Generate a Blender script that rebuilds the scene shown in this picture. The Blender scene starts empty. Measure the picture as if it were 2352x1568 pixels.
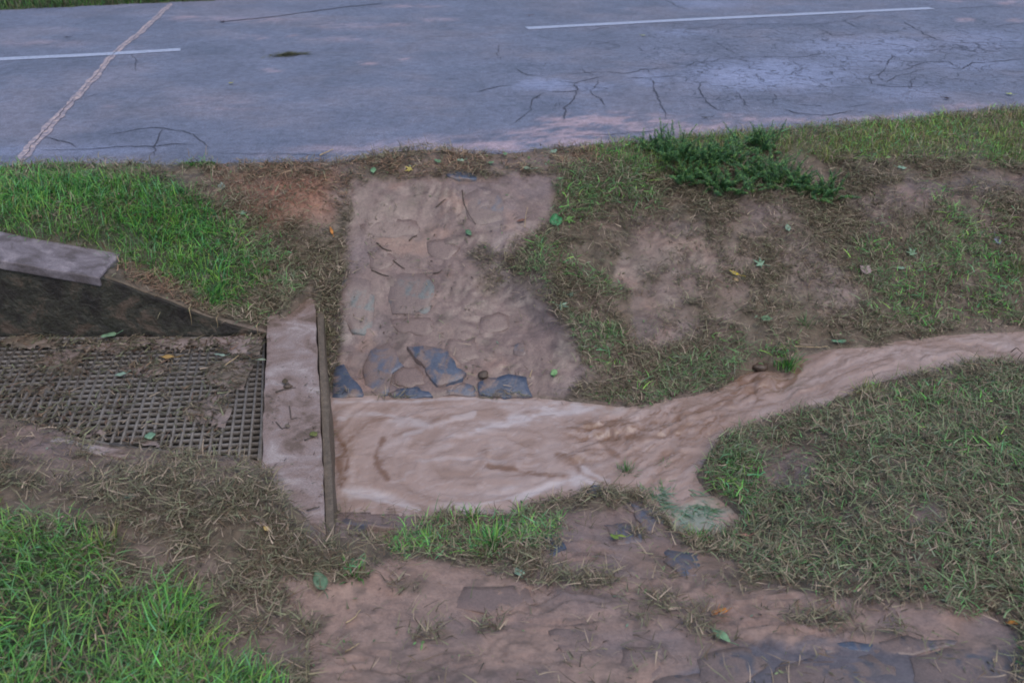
import bpy, math, random
import numpy as np
from mathutils import Vector
S = bpy.context.scene
rng = np.random.default_rng(7)
random.seed(7)

# ------------------------------------------------------------------ camera, sky, sun, exposure
FOV, PITCH, CAMH = 60.0, 30.0, 1.9
cd = bpy.data.cameras.new("Camera"); cam = bpy.data.objects.new("Camera", cd)
S.collection.objects.link(cam); S.camera = cam
cd.sensor_width = 36; cd.lens = 18 / math.tan(math.radians(FOV / 2)); cd.clip_end = 500; cd.clip_start = 0.05
cam.location = (0, 0, CAMH); cam.rotation_euler = (math.radians(90 - PITCH), 0, 0)
cd.dof.use_dof = True; cd.dof.focus_distance = 4.9; cd.dof.aperture_fstop = 3.2

SUN_EL, SUN_AZ = 62.0, 150.0     # degrees; azimuth measured from +Y toward +X
W = bpy.data.worlds.new("World"); S.world = W; W.use_nodes = True
nt = W.node_tree; bg = nt.nodes["Background"]
sky = nt.nodes.new("ShaderNodeTexSky"); sky.sky_type = 'NISHITA'; sky.sun_disc = False
sky.sun_elevation = math.radians(SUN_EL); sky.sun_rotation = math.radians(SUN_AZ)
sky.air_density = 1.3; sky.dust_density = 2.2; sky.ozone_density = 3.0
nt.links.new(sky.outputs[0], bg.inputs[0]); bg.inputs[1].default_value = 0.105
sl = bpy.data.lights.new("Sun", 'SUN'); so = bpy.data.objects.new("Sun", sl); S.collection.objects.link(so)
sl.energy = 1.0; sl.angle = math.radians(55); sl.color = (1.0, 0.93, 0.86)
a, e = math.radians(SUN_AZ), math.radians(SUN_EL)
sd = Vector((math.sin(a) * math.cos(e), math.cos(a) * math.cos(e), math.sin(e)))
so.rotation_euler = sd.to_track_quat('Z', 'Y').to_euler()
S.view_settings.view_transform = 'Standard'; S.view_settings.look = 'None'
S.view_settings.exposure = 0.64; S.view_settings.gamma = 1
S.render.engine = 'CYCLES'; S.cycles.filter_width = 1.8
S.cycles.use_denoising = True; S.cycles.max_bounces = 5; S.cycles.diffuse_bounces = 3

# ------------------------------------------------------------------ helpers: colour, noise, projection
def lin(r, g, b, k=1.0):
    f = lambda c: (c / 255 / 12.92 if c / 255 <= .04045 else ((c / 255 + .055) / 1.055) ** 2.4)
    return (f(r) * k, f(g) * k, f(b) * k, 1.0)
def linA(cols, k=1.0): return np.array([lin(*c, k)[:3] for c in cols])

_perm = rng.integers(0, 256, 4096)
def vnoise(x, y, seed=0):
    x = np.asarray(x, float); y = np.asarray(y, float)
    xi = np.floor(x).astype(int); yi = np.floor(y).astype(int); fx = x - xi; fy = y - yi
    fx = fx * fx * fx * (fx * (fx * 6 - 15) + 10); fy = fy * fy * fy * (fy * (fy * 6 - 15) + 10)
    def h(i, j): return ((_perm[(i + seed * 131) & 255] * 7 + _perm[((j + seed * 57) & 255) + 256] * 13 + _perm[((i * 3 + j * 5 + _perm[i & 255] + seed) & 511) + 512]) & 255) / 127.5 - 1
    return (h(xi, yi) * (1 - fx) + h(xi + 1, yi) * fx) * (1 - fy) + (h(xi, yi + 1) * (1 - fx) + h(xi + 1, yi + 1) * fx) * fy
def fbm(x, y, oct=4, seed=0, g=.5):
    s = 0; a = 1; t = 0
    for o in range(oct):
        ca, sa = math.cos(o * 1.1 + .4), math.sin(o * 1.1 + .4)
        s = s + a * vnoise((x * ca - y * sa) * 2 ** o, (x * sa + y * ca) * 2 ** o, seed + o); t += a; a *= g
    return s / t
def sstep(a, b, x): t = np.clip((x - a) / (b - a), 0, 1); return t * t * (3 - 2 * t)

F = 1176 / math.tan(math.radians(FOV / 2)); CP, SP = math.cos(math.radians(PITCH)), math.sin(math.radians(PITCH))
def ray(px, py):
    u = (np.asarray(px, float) - 1176) / F; v = (784 - np.asarray(py, float)) / F
    return np.stack([u, CP + SP * v, -SP + CP * v], -1)
def at(px, py, z):                       # point of the picture (2352 wide) at height z
    d = ray(px, py); t = (np.asarray(z, float) - CAMH) / d[..., 2]
    return np.stack([d[..., 0] * t, d[..., 1] * t, d[..., 2] * t + CAMH], -1)
def proj(x, y, z):
    dz = z - CAMH; dep = np.maximum(y * CP - dz * SP, .05)
    return 1176 + F * x / dep, 784 - F * (y * SP + dz * CP) / dep

def inside(px, py, poly):
    r = np.zeros(np.shape(px), bool); n = len(poly)
    for i in range(n):
        x1, y1 = poly[i]; x2, y2 = poly[(i + 1) % n]
        if y1 == y2: continue
        c = ((y1 > py) != (y2 > py)) & (px < (x2 - x1) * (py - y1) / (y2 - y1) + x1); r ^= c
    return r
def sdist(px, py, poly):                 # signed distance, positive inside
    d = np.full(np.shape(px), 1e9); n = len(poly)
    for i in range(n):
        x1, y1 = poly[i]; x2, y2 = poly[(i + 1) % n]; ex, ey = x2 - x1, y2 - y1
        t = np.clip(((px - x1) * ex + (py - y1) * ey) / (ex * ex + ey * ey + 1e-9), 0, 1)
        d = np.minimum(d, np.hypot(px - x1 - t * ex, py - y1 - t * ey))
    return np.where(inside(px, py, poly), d, -d)

# ------------------------------------------------------------------ helpers: materials
def new_mat(name):
    m = bpy.data.materials.new(name); m.use_nodes = True; n = m.node_tree.nodes; l = m.node_tree.links
    return m, n, l, n["Principled BSDF"]
def node(n, t, **kw):
    x = n.new(t)
    for k, v in kw.items():
        if k in x.inputs: x.inputs[k].default_value = v
        else: setattr(x, k, v)
    return x
def tex(n, l, scale, detail=6, rough=.6, vec=None, dist=0):
    t = node(n, "ShaderNodeTexNoise", Scale=scale, Detail=detail, Roughness=rough, Distortion=dist)
    if vec is not None: l.new(vec, t.inputs['Vector'])
    return t.outputs['Fac']
def ramp(n, l, src, stops):
    r = n.new("ShaderNodeValToRGB"); l.new(src, r.inputs[0]); e = r.color_ramp.elements
    while len(e) < len(stops): e.new(.5)
    for i, (p, c) in enumerate(stops): e[i].position = p; e[i].color = c if len(c) == 4 else (*c, 1)
    return r.outputs[0]
def mixc(n, l, fac, a, b, mode='MIX'):
    m = n.new("ShaderNodeMix"); m.data_type = 'RGBA'; m.blend_type = mode
    for s, i in ((fac, 0), (a, 6), (b, 7)):
        if hasattr(s, 'is_linked'): l.new(s, m.inputs[i])
        else: m.inputs[i].default_value = s
    return m.outputs[2]
def bump(n, l, src, strength, dist, bsdf, prev=None):
    b = node(n, "ShaderNodeBump", Strength=strength, Distance=dist); l.new(src, b.inputs['Height'])
    if prev is not None: l.new(prev, b.inputs['Normal'])
    l.new(b.outputs[0], bsdf.inputs['Normal']); return b.outputs[0]
def gv(v): return (v, v, v, 1)
def obj_vec(n): return n.new("ShaderNodeTexCoord").outputs['Object']
def attr(n, name, what='Color'):
    a = n.new("ShaderNodeAttribute"); a.attribute_name = name; return a.outputs[what]

def ground_mat():
    m, n, l, b = new_mat("wet_mud"); v = obj_vec(n)
    base = attr(n, 'tint'); wet = attr(n, 'wet', 'Fac')
    c = mixc(n, l, 1.0, base, ramp(n, l, tex(n, l, 9, 8, .65, v, .4), [(.3, gv(.72)), (.5, gv(1)), (.72, gv(1.22))]), 'MULTIPLY')
    c = mixc(n, l, 1.0, c, ramp(n, l, tex(n, l, 70, 4, .7, v), [(.3, gv(.78)), (.55, gv(1.05)), (.8, gv(1.25))]), 'MULTIPLY')
    l.new(c, b.inputs['Base Color'])
    r = mixc(n, l, 1.0, ramp(n, l, wet, [(0, gv(.85)), (1, gv(.40))]), ramp(n, l, tex(n, l, 6, 5, .6, v), [(.4, gv(.55)), (.6, gv(1.15))]), 'MULTIPLY'); l.new(r, b.inputs['Roughness'])
    bs = node(n, "ShaderNodeMath", operation='MULTIPLY'); l.new(tex(n, l, 28, 8, .65, v, .6), bs.inputs[0]); l.new(ramp(n, l, wet, [(.3, gv(1)), (1, gv(.4))]), bs.inputs[1])
    p = bump(n, l, bs.outputs[0], .5, .02, b); bump(n, l, tex(n, l, 160, 4, .7, v), .25, .003, b, p)
    return m
def blade_mat(name, rough=.55, tr=.25):
    m, n, l, b = new_mat(name); c = attr(n, 'tint')
    l.new(c, b.inputs['Base Color']); b.inputs['Roughness'].default_value = rough
    b.inputs['Specular IOR Level'].default_value = .35
    t = n.new("ShaderNodeBsdfTranslucent"); l.new(c, t.inputs[0]); x = node(n, "ShaderNodeMixShader", Fac=tr)
    l.new(b.outputs[0], x.inputs[1]); l.new(t.outputs[0], x.inputs[2]); l.new(x.outputs[0], n["Material Output"].inputs[0])
    return m
def asphalt_mat():
    m, n, l, b = new_mat("old_asphalt"); v = obj_vec(n)
    c = mixc(n, l, 1.0, attr(n, 'tint'), ramp(n, l, tex(n, l, 190, 3, .75, v), [(.36, gv(.5)), (.5, gv(.95)), (.6, gv(1.4)), (.68, gv(2.6))]), 'MULTIPLY')
    c = mixc(n, l, 1.0, c, ramp(n, l, tex(n, l, 1.6, 6, .6, v, .5), [(.3, gv(.86)), (.7, gv(1.14))]), 'MULTIPLY')
    c = mixc(n, l, 1.0, c, ramp(n, l, tex(n, l, 60, 6, .85, v), [(.32, gv(.62)), (.5, gv(1)), (.68, gv(1.4))]), 'MULTIPLY')
    c = mixc(n, l, 1.0, c, ramp(n, l, tex(n, l, 14, 6, .75, v), [(.38, gv(.80)), (.5, gv(1)), (.62, gv(1.16))]), 'MULTIPLY')
    nz = node(n, "ShaderNodeTexNoise", Scale=5.0, Detail=5.0); l.new(v, nz.inputs['Vector'])
    wv = node(n, "ShaderNodeVectorMath", operation='MULTIPLY_ADD'); l.new(nz.outputs['Color'], wv.inputs[0]); wv.inputs[1].default_value = (.35, .35, .35); l.new(v, wv.inputs[2])
    for sc_, w_ in ((2.1, .022), (4.6, .026)):
        vo = n.new("ShaderNodeTexVoronoi"); vo.feature = 'DISTANCE_TO_EDGE'; vo.inputs['Scale'].default_value = sc_; l.new(wv.outputs[0], vo.inputs['Vector'])
        k = ramp(n, l, vo.outputs['Distance'], [(0, gv(1)), (w_, gv(0))]); q = node(n, "ShaderNodeMath", operation='MULTIPLY'); l.new(k, q.inputs[0])
        q2 = node(n, "ShaderNodeMath", operation='MULTIPLY'); l.new(attr(n, 'worn', 'Fac'), q2.inputs[0]); l.new(ramp(n, l, tex(n, l, 1.3 * sc_, 2, .5, v), [(.40, gv(0)), (.50, gv(1))]), q2.inputs[1]); l.new(q2.outputs[0], q.inputs[1])
        c = mixc(n, l, q.outputs[0], c, lin(60, 62, 76))
    l.new(c, b.inputs['Base Color'])
    l.new(ramp(n, l, tex(n, l, 5, 5, .6, v), [(.35, gv(.62)), (.7, gv(.82))]), b.inputs['Roughness']); b.inputs['Specular IOR Level'].default_value = .35
    p = bump(n, l, tex(n, l, 210, 3, .7, v), .6, .005, b); bump(n, l, tex(n, l, 6, 5, .6, v), .25, .03, b, p)
    return m
def plain(name, stops, scale, rough=.6, bs=.4, bd=.01, bscale=40, speck=0):
    m, n, l, b = new_mat(name); v = obj_vec(n)
    c = ramp(n, l, tex(n, l, scale, 8, .65, v, .5), stops)
    if speck: c = mixc(n, l, 1.0, c, ramp(n, l, tex(n, l, speck, 3, .7, v), [(.3, gv(.7)), (.55, gv(1)), (.75, gv(1.35))]), 'MULTIPLY')
    l.new(c, b.inputs['Base Color']); b.inputs['Roughness'].default_value = rough
    bump(n, l, tex(n, l, bscale, 7, .7, v, .3), bs, bd, b)
    return m
MUD = lin(130, 110, 103); MUD2 = lin(120, 103, 97); DARKMUD = lin(88, 76, 66)
M = {}
M['ground'] = ground_mat(); M['asphalt'] = asphalt_mat()
M['grass'] = blade_mat("grass_blade"); M['litter'] = blade_mat("dead_grass", .7, .1)
M['crack'] = plain("crack_fill", [(.3, lin(50, 52, 64)), (.7, lin(78, 79, 95))], 60, .8)
M['paint'] = plain("worn_road_paint", [(.36, lin(118, 122, 144)), (.5, lin(160, 166, 188)), (.7, lin(186, 192, 210))], 70, .5, .3, .002, 150)
M['seam'] = plain("patched_seam", [(.4, lin(120, 115, 130)), (.5, lin(160, 146, 152)), (.62, lin(196, 172, 166))], 22, .6, .5, .006, 90, 200)
M['concrete'] = plain("muddy_concrete", [(.38, lin(106, 88, 76)), (.46, lin(136, 116, 108)), (.54, lin(144, 127, 122)), (.63, lin(166, 152, 148))], 5, .45, .4, .006, 45, 120)
M['coping'] = plain("weathered_concrete", [(.4, lin(92, 83, 84)), (.5, lin(116, 107, 112)), (.62, lin(140, 130, 134))], 7, .7, .5, .004, 120, 150)
M['wall'] = plain("mossy_wet_wall", [(.3, lin(34, 31, 31)), (.45, lin(52, 46, 41)), (.53, lin(64, 62, 52)), (.62, lin(100, 84, 72))], 5, .5, .9, .04, 11, 60)
M['board'] = plain("muddy_board", [(.3, lin(84, 74, 62)), (.7, lin(116, 102, 88))], 30, .6, .6, .006, 60, 90)
M['steel'] = plain("galvanised_steel", [(.3, lin(84, 77, 70)), (.7, lin(118, 112, 108))], 30, .5, .3, .002, 90)
M['straw'] = plain("pale_straw", [(.3, lin(150, 128, 96)), (.7, lin(190, 168, 130))], 40, .7)
M['twig'] = plain("dark_wet_twig", [(.3, lin(62, 52, 44)), (.7, lin(96, 80, 68))], 60, .5)
M['stone'] = plain("small_stone", [(.3, lin(70, 74, 92)), (.7, lin(104, 104, 116))], 20, .4)
def slate(name, lo, hi, mud, mudk):
    m, n, l, b = new_mat(name); v = obj_vec(n)
    s = ramp(n, l, tex(n, l, 14, 6, .6, v), [(.3, lo), (.7, hi)])
    f = ramp(n, l, tex(n, l, 7, 8, .6, v, .8), [(max(0, .62 - mudk), gv(0)), (min(1, .72 - mudk), gv(1))])
    c = mixc(n, l, f, s, mud)
    c = mixc(n, l, 1.0, c, ramp(n, l, tex(n, l, 130, 3, .7, v), [(.3, gv(.75)), (.55, gv(1)), (.8, gv(1.3))]), 'MULTIPLY')
    l.new(c, b.inputs['Base Color']); b.inputs['Roughness'].default_value = .38
    bump(n, l, tex(n, l, 26, 8, .65, v, .4), .4, .012, b); return m
M['blue'] = slate("blue_slate", lin(68, 76, 92), lin(86, 94, 110), MUD2, .16)
M['dkblue'] = slate("dark_blue_slate", lin(62, 70, 86), lin(78, 86, 104), MUD2, .12)
M['green'] = slate("green_grey_slate", lin(98, 102, 102), lin(112, 113, 110), MUD2, .22)
M['grey'] = slate("grey_slate", lin(96, 95, 102), lin(112, 106, 110), MUD2, .24)
M['blugrey'] = slate('bluish_slate', lin(82, 88, 102), lin(98, 100, 112), MUD2, .2)
M['wetgrey'] = slate('wet_grey_slate', lin(74, 76, 86), lin(92, 90, 96), MUD2, .26)
M['mudslab'] = slate("mud_coated_slate", lin(112, 96, 91), lin(121, 103, 97), lin(124, 105, 98), .36)
def water_mat():
    m, n, l, b = new_mat("flood_water"); v = obj_vec(n)
    l.new(mixc(n, l, 1.0, attr(n, 'tint'), ramp(n, l, tex(n, l, 7, 6, .6, v, 1.2), [(.35, gv(.95)), (.65, gv(1.05))]), 'MULTIPLY'), b.inputs['Base Color'])
    b.inputs['Roughness'].default_value = .24; b.inputs['Specular IOR Level'].default_value = .45
    b.inputs['Subsurface Weight'].default_value = 0
    bump(n, l, tex(n, l, 14, 4, .55, v, 1.8), .35, .02, b); return m
M['water'] = water_mat()

# ------------------------------------------------------------------ helpers: meshes
def mesh_np(name, V, faces=None, quads=None, tris=None, mat=None, cols=None, attrs=None, smooth=True, parent=None, mats=None, midx=None):
    me = bpy.data.meshes.new(name); V = np.asarray(V, np.float32)
    me.vertices.add(len(V)); me.vertices.foreach_set('co', V.ravel())
    q = np.zeros((0, 4), np.int32) if quads is None else np.asarray(quads, np.int32)
    t = np.zeros((0, 3), np.int32) if tris is None else np.asarray(tris, np.int32)
    nl = q.size + t.size; me.loops.add(nl); me.polygons.add(len(q) + len(t))
    me.loops.foreach_set('vertex_index', np.concatenate([q.ravel(), t.ravel()]).astype(np.int32))
    st = np.concatenate([np.arange(len(q)) * 4, q.size + np.arange(len(t)) * 3]).astype(np.int32)
    me.polygons.foreach_set('loop_start', st)
    if smooth: me.polygons.foreach_set('use_smooth', np.ones(len(st), bool))
    if midx is not None: me.polygons.foreach_set('material_index', np.asarray(midx, np.int32))
    if cols is not None:
        ca = me.color_attributes.new('tint', 'FLOAT_COLOR', 'POINT')
        C4 = np.ones((len(V), 4), np.float32); C4[:, :3] = cols; ca.data.foreach_set('color', C4.ravel())
    for k, d in (attrs or {}).items():
        at_ = me.attributes.new(k, 'FLOAT', 'POINT'); at_.data.foreach_set('value', np.asarray(d, np.float32))
    me.update(); me.validate()
    for m in (mats or [mat]): me.materials.append(m)
    o = bpy.data.objects.new(name, me); S.collection.objects.link(o)
    if parent: o.parent = parent
    return o
def tag(o, label=None, cat=None, group=None, kind=None):
    for k, v in (('label', label), ('category', cat), ('group', group), ('kind', kind)):
        if v: o[k] = v
    return o
def empty(name, loc):
    o = bpy.data.objects.new(name, None); S.collection.objects.link(o); o.location = loc; o.empty_display_size = .1; return o
def centre(o):                            # origin to the thing's own place
    me = o.data; n = len(me.vertices); V = np.empty(n * 3, np.float32); me.vertices.foreach_get('co', V); V = V.reshape(-1, 3)
    c = V.mean(0); c[2] = V[:, 2].min(); V -= c; me.vertices.foreach_set('co', V.ravel()); me.update(); o.location = [float(k) for k in c]; return o
def grid_quads(nx, ny):
    i = np.arange(ny - 1)[:, None] * nx + np.arange(nx - 1)[None]; return np.stack([i, i + 1, i + nx + 1, i + nx], -1).reshape(-1, 4)
def prism(name, top, bot, mat, parent=None, bev=0.0):       # closed prism between two rings of points
    n = len(top); V = [list(map(float, p)) for p in list(top) + list(bot)]
    me = bpy.data.meshes.new(name); fs = [tuple(range(n)), tuple(range(2 * n - 1, n - 1, -1))]
    fs += [(i, i + n, (i + 1) % n + n, (i + 1) % n) for i in range(n)]
    me.from_pydata(V, [], fs); me.update()
    import bmesh
    bm = bmesh.new(); bm.from_mesh(me); bmesh.ops.recalc_face_normals(bm, faces=bm.faces)
    if bev: bmesh.ops.bevel(bm, geom=list(bm.edges), offset=bev, segments=2, profile=.6, affect='EDGES', clamp_overlap=True)
    bm.to_mesh(me); bm.free()
    me.materials.append(mat); o = bpy.data.objects.new(name, me); S.collection.objects.link(o)
    if parent: o.parent = parent
    return o
def tube(pts, r, k=6):                    # V, quads of a tapering tube; r = radius per point
    pts = np.asarray(pts, float); n = len(pts); V = []; d = np.gradient(pts, axis=0)
    for i in range(n):
        t = d[i] / (np.linalg.norm(d[i]) + 1e-9); u = np.cross(t, [0, 0, 1.0]) if abs(t[2]) < .9 else np.cross(t, [1.0, 0, 0])
        u /= np.linalg.norm(u); w = np.cross(t, u)
        for j in range(k): V.append(pts[i] + r[i] * (u * math.cos(2 * math.pi * j / k) + w * math.sin(2 * math.pi * j / k)))
    Q = [(i * k + j, i * k + (j + 1) % k, (i + 1) * k + (j + 1) % k, (i + 1) * k + j) for i in range(n - 1) for j in range(k)]
    return np.array(V), np.array(Q)

# ------------------------------------------------------------------ heights
class TPS:
    def __init__(s, P, z, lam=1e-3):
        P = np.asarray(P, float); n = len(P); s.P = P
        K = s.k(np.linalg.norm(P[:, None] - P[None], axis=-1)) + lam * np.eye(n)
        A = np.zeros((n + 3, n + 3)); A[:n, :n] = K; A[:n, n] = 1; A[:n, n + 1:] = P; A[n, :n] = 1; A[n + 1:, :n] = P.T
        s.w = np.linalg.solve(A, np.concatenate([z, [0, 0, 0]]))
    def k(s, r): return np.where(r > 1e-6, r * r * np.log(np.maximum(r, 1e-6)), 0)
    def __call__(s, x, y):
        sh = np.shape(x); x = np.ravel(x); y = np.ravel(y); out = np.empty(len(x)); n = len(s.P)
        for i in range(0, len(x), 20000):
            X, Y = x[i:i + 20000], y[i:i + 20000]
            out[i:i + 20000] = s.k(np.hypot(X[:, None] - s.P[:, 0], Y[:, None] - s.P[:, 1])) @ s.w[:n] + s.w[n] + s.w[n + 1] * X + s.w[n + 2] * Y
        return out.reshape(sh)

edge_px = [(-700, 405), (-300, 392), (0, 386), (400, 379), (800, 370), (1100, 352), (1350, 335), (1600, 316), (1800, 300), (2100, 274), (2352, 252), (2800, 215)]
E = at([p[0] for p in edge_px], [p[1] for p in edge_px], 0)
def edgeY(x): # near edge of the asphalt, straight beyond the picture
    return np.interp(x, E[:, 0], E[:, 1]) + np.where(x > E[-1, 0], (x - E[-1, 0]) * .3, 0) + np.where(x < E[0, 0], (x - E[0, 0]) * .25, 0)
far0, far1 = at(0, 24, 0), at(180, 6, 0)
sl_far = .30
def farY(x): return far0[1] + (x - far0[0]) * sl_far

ctrl = [  # picture x, y, height
 (820,430,-.05),(800,650,-.45),(770,900,-.79),(1000,425,-.04),(1000,500,-.20),(1000,650,-.44),(1000,780,-.63),(1000,905,-.79),(1200,450,-.09),(1200,650,-.43),(1300,800,-.63),(1220,905,-.79),
 (1450,930,-.77),(1450,600,-.36),(1450,420,-.09),(1650,890,-.72),(1650,550,-.27),(1700,430,-.1),(1850,820,-.65),(1850,600,-.36),(1850,420,-.09),(2100,778,-.6),(2100,580,-.33),(2100,400,-.09),(2352,758,-.57),(2352,560,-.3),(2352,380,-.07),
 (0,450,-.02),(200,480,-.04),(0,545,-.11),(225,590,-.20),(400,500,-.12),(400,640,-.33),(520,705,-.45),(600,480,-.12),(600,600,-.32),(650,700,-.455),(760,600,-.38),(780,760,-.62),(760,850,-.74),
 (605,1078,-.495),(250,1035,-.53),(0,985,-.5),(-300,930,-.48),(680,1165,-.475),(740,1262,-.49),(780,1182,-.79),(850,1230,-.74),(1000,1260,-.70),(1000,1192,-.79),(1180,1188,-.79),(1250,1200,-.74),(1290,1150,-.79),(1420,1130,-.77),(1420,1250,-.71),(1600,1290,-.67),
 (1530,1190,-.765),(1640,1232,-.765),(1000,1400,-.6),(1000,1568,-.48),(1400,1400,-.58),(1400,1568,-.48),(1850,1350,-.52),(1850,1568,-.44),(2352,1568,-.38),(2300,1400,-.42),(2352,1150,-.42),(2352,855,-.54),(2000,1150,-.53),(2000,900,-.62),(1880,948,-.67),(1680,1015,-.72),(1610,1110,-.76),(1725,1195,-.735),
 (0,1100,-.45),(0,1300,-.36),(0,1568,-.28),(300,1300,-.43),(300,1568,-.33),(600,1300,-.5),(600,1568,-.42),(750,1400,-.56)]
wpts = [(-3,.8,-.05),(0,.8,-.12),(3,.8,-.1),(-3,-.6,.15),(0,-.6,.15),(3,-.6,.15),(-7,4.6,-.1),(-7,3,-.5),(-7,1.2,-.2),(-7,-.6,.15),(7.5,5.2,-.45),(7.5,4.0,-.45),(7.5,2.5,-.2),(7.5,-.6,.15)]
CW = [tuple(at(a_, b_, c_)) for a_, b_, c_ in ctrl] + wpts
CW += [(float(p[0]), float(p[1]), .006) for p in E[1:]] + [(-7, float(edgeY(-7)), 0), (7.5, float(edgeY(7.5)), 0)]
CW = np.array(CW); tps = TPS(CW[:, :2], CW[:, 2])

water_px = [(745,912),(850,908),(960,912),(1010,910),(1060,900),(1120,915),(1220,912),(1330,920),(1450,934),(1560,912),(1640,895),(1700,862),(1740,852),(1810,846),(1840,820),(1900,805),(2050,785),(2200,768),(2352,762),(2900,735),
 (2900,800),(2352,836),(2280,830),(2190,845),(2080,865),(1990,885),(1960,905),(1880,940),(1760,965),(1660,1010),(1630,1050),(1605,1095),(1625,1125),(1680,1160),(1712,1195),(1660,1236),(1575,1242),(1525,1200),(1470,1145),(1420,1130),(1350,1130),(1290,1150),(1220,1152),(1180,1185),(1090,1180),(1040,1190),(940,1185),(900,1180),(780,1175),(752,1180)]
wz_ctrl = [(745,905,-.80),(745,1180,-.80),(1000,910,-.80),(1000,1190,-.80),(1300,1150,-.795),(1300,930,-.79),(1450,932,-.775),(1500,1050,-.785),(1640,1232,-.785),(1600,1100,-.785),(1560,1180,-.785),(1600,980,-.755),(1560,912,-.75),(1660,1010,-.75),(1700,865,-.735),(1800,890,-.70),(1760,963,-.72),(1800,848,-.72),(1850,822,-.655),(1880,938,-.67),(1900,870,-.65),(2000,800,-.62),(2000,885,-.625),(2200,768,-.585),(2200,845,-.585),(2352,762,-.565),(2352,836,-.56),(2900,735,-.52),(2900,800,-.52)]
WZ = np.array([at(*p) for p in wz_ctrl]); wtps = TPS(WZ[:, :2], WZ[:, 2], 3e-3)
WP = []
for (x_, y_) in water_px:
    z_ = -.79
    for _ in range(8): p = at(x_, y_, z_); z_ = float(np.clip(wtps(p[:1], p[1:2])[0], -.82, -.5))
    WP.append((float(p[0]), float(p[1])))

# concrete chamber in plan
ZB = -.50                                  # top of the sill beam
beam_px = [(612,768),(724,668),(728,780),(734,900),(740,1050),(747,1226),(690,1178),(600,1062)]
Bm = at([p[0] for p in beam_px], [p[1] for p in beam_px], ZB)
WY = 4.31; ZG = -.56
wl = -4.6; wr = float(at(612, 768, ZG)[0])
cr = [at(602, 1062, ZG), at(250, 1022, ZG), at(0, 972, ZG), at(-500, 880, ZG)]
CH = [(wl, WY + .10), (wr + .02, WY + .10)] + [(float(Bm[0, 0]) + .05, float(Bm[0, 1])), (float(Bm[7, 0]) + .05, float(Bm[7, 1]))] + [(float(c[0]), float(c[1]) - .02) for c in cr] + [(wl, float(cr[-1][1]))]

xs = np.concatenate([np.linspace(-80, -9, 14), np.linspace(-8, -4.4, 40), np.arange(-4.35, 4.9, .013), np.linspace(4.95, 8.5, 36), np.linspace(9.5, 80, 14)])
ys = np.concatenate([np.linspace(-60, -2, 10), np.linspace(-1.5, 1.15, 26), np.arange(1.2, 7.4, .013), np.linspace(7.45, 9.5, 24), np.linspace(9.8, 16, 40), np.linspace(18, 120, 12)])
GX, GY = np.meshgrid(xs, ys)
def base_h(x, y):
    h = tps(np.clip(x, -7.5, 7.5), np.clip(y, -.6, 9))
    return h
H = base_h(GX, GY)
d_edge = GY - edgeY(GX)
on_road = (d_edge > 0)
H = np.where(on_road, -.07, H)
fy = farY(GX); H = np.where(GY > fy, .02 + .12 * sstep(0, 1.2, GY - fy) + .25 * sstep(1, 6, GY - fy), H)
dw = sdist(GX, GY, WP)                     # metres inside the water outline
bank = np.clip(1 - np.abs(dw) / .5, 0, 1)

# ------------------------------------------------------------------ surface maps, drawn in picture pixels, looked up for points on the ground
RX, RY = np.meshgrid(np.arange(-600, 3000, 4.0), np.arange(-100, 1900, 4.0))
wob = fbm(RX / 60, RY / 45, 4, 3) * 26; wob2 = fbm(RX / 22, RY / 16, 3, 9) * 9
def area(poly, feather=25, jit=1.0):
    return sstep(-feather, feather, sdist(RX + wob * jit, RY * 1.0 + wob2 * jit, poly) + wob * .8 * jit + wob2 * jit)
def look(L, px, py):
    i = np.clip(((py + 100) / 4), 0, L.shape[0] - 1.01); j = np.clip(((px + 600) / 4), 0, L.shape[1] - 1.01)
    i0 = i.astype(int); j0 = j.astype(int); fi = i - i0; fj = j - j0
    return (L[i0, j0] * (1 - fi) + L[i0 + 1, j0] * fi) * (1 - fj) + (L[i0, j0 + 1] * (1 - fi) + L[i0 + 1, j0 + 1] * fi) * fj
mx = np.maximum
lush = area([(-600,375),(0,385),(300,392),(400,420),(470,470),(520,520),(560,575),(600,640),(560,690),(500,700),(430,650),(350,610),(230,588),(0,545),(-600,440)], 30, .6)
lush = mx(lush, .9 * area([(390,360),(480,352),(500,380),(420,385)], 8, .2))
lush = mx(lush, area([(-600,1150),(0,1180),(90,1215),(210,1290),(300,1370),(360,1440),(420,1500),(560,1540),(650,1600),(660,1900),(-600,1900)], 50))
lush = mx(lush, .8 * area([(100,1225),(190,1210),(260,1290),(180,1300)], 30)); lush = mx(lush, .9 * area([(360,1330),(480,1400),(500,1500),(380,1480)], 20))
lushR = area([(1350,350),(1600,318),(1900,300),(2352,255),(3000,200),(3000,380),(2352,375),(2200,370),(1980,365),(1700,345),(1600,400),(1430,400)], 16, .5) # yellow-green verge
green = area([(1250,560),(1420,640),(1420,760),(1500,860),(1650,880),(1500,935),(1380,900),(1300,700),(1190,600)], 30)
green = mx(green, area([(1280,400),(1450,360),(1520,480),(1400,520),(1280,500)], 30) * .7)
green = mx(green, area([(1980,520),(2150,440),(2300,500),(2352,600),(2352,750),(2100,760),(1980,700)], 40) * .8)
green = mx(green, area([(1480,850),(1560,800),(1700,780),(1850,790),(1820,850),(1650,880),(1500,930),(1400,920)], 18))
green = mx(green, area([(1600,1040),(1700,1000),(1760,1100),(1720,1200),(1660,1160)], 20) * .9)
green = mx(green, area([(1980,870),(2352,840),(3000,820),(3000,1000),(2352,1080),(2100,1000)], 40) * .55)
green = mx(green, area([(900,1210),(1040,1190),(1280,1160),(1300,1230),(1180,1280),(1000,1290),(920,1260)], 16))
green = mx(green, area([(2290,1380),(2352,1330),(3000,1300),(3000,1700),(2352,1560)], 24))
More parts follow.
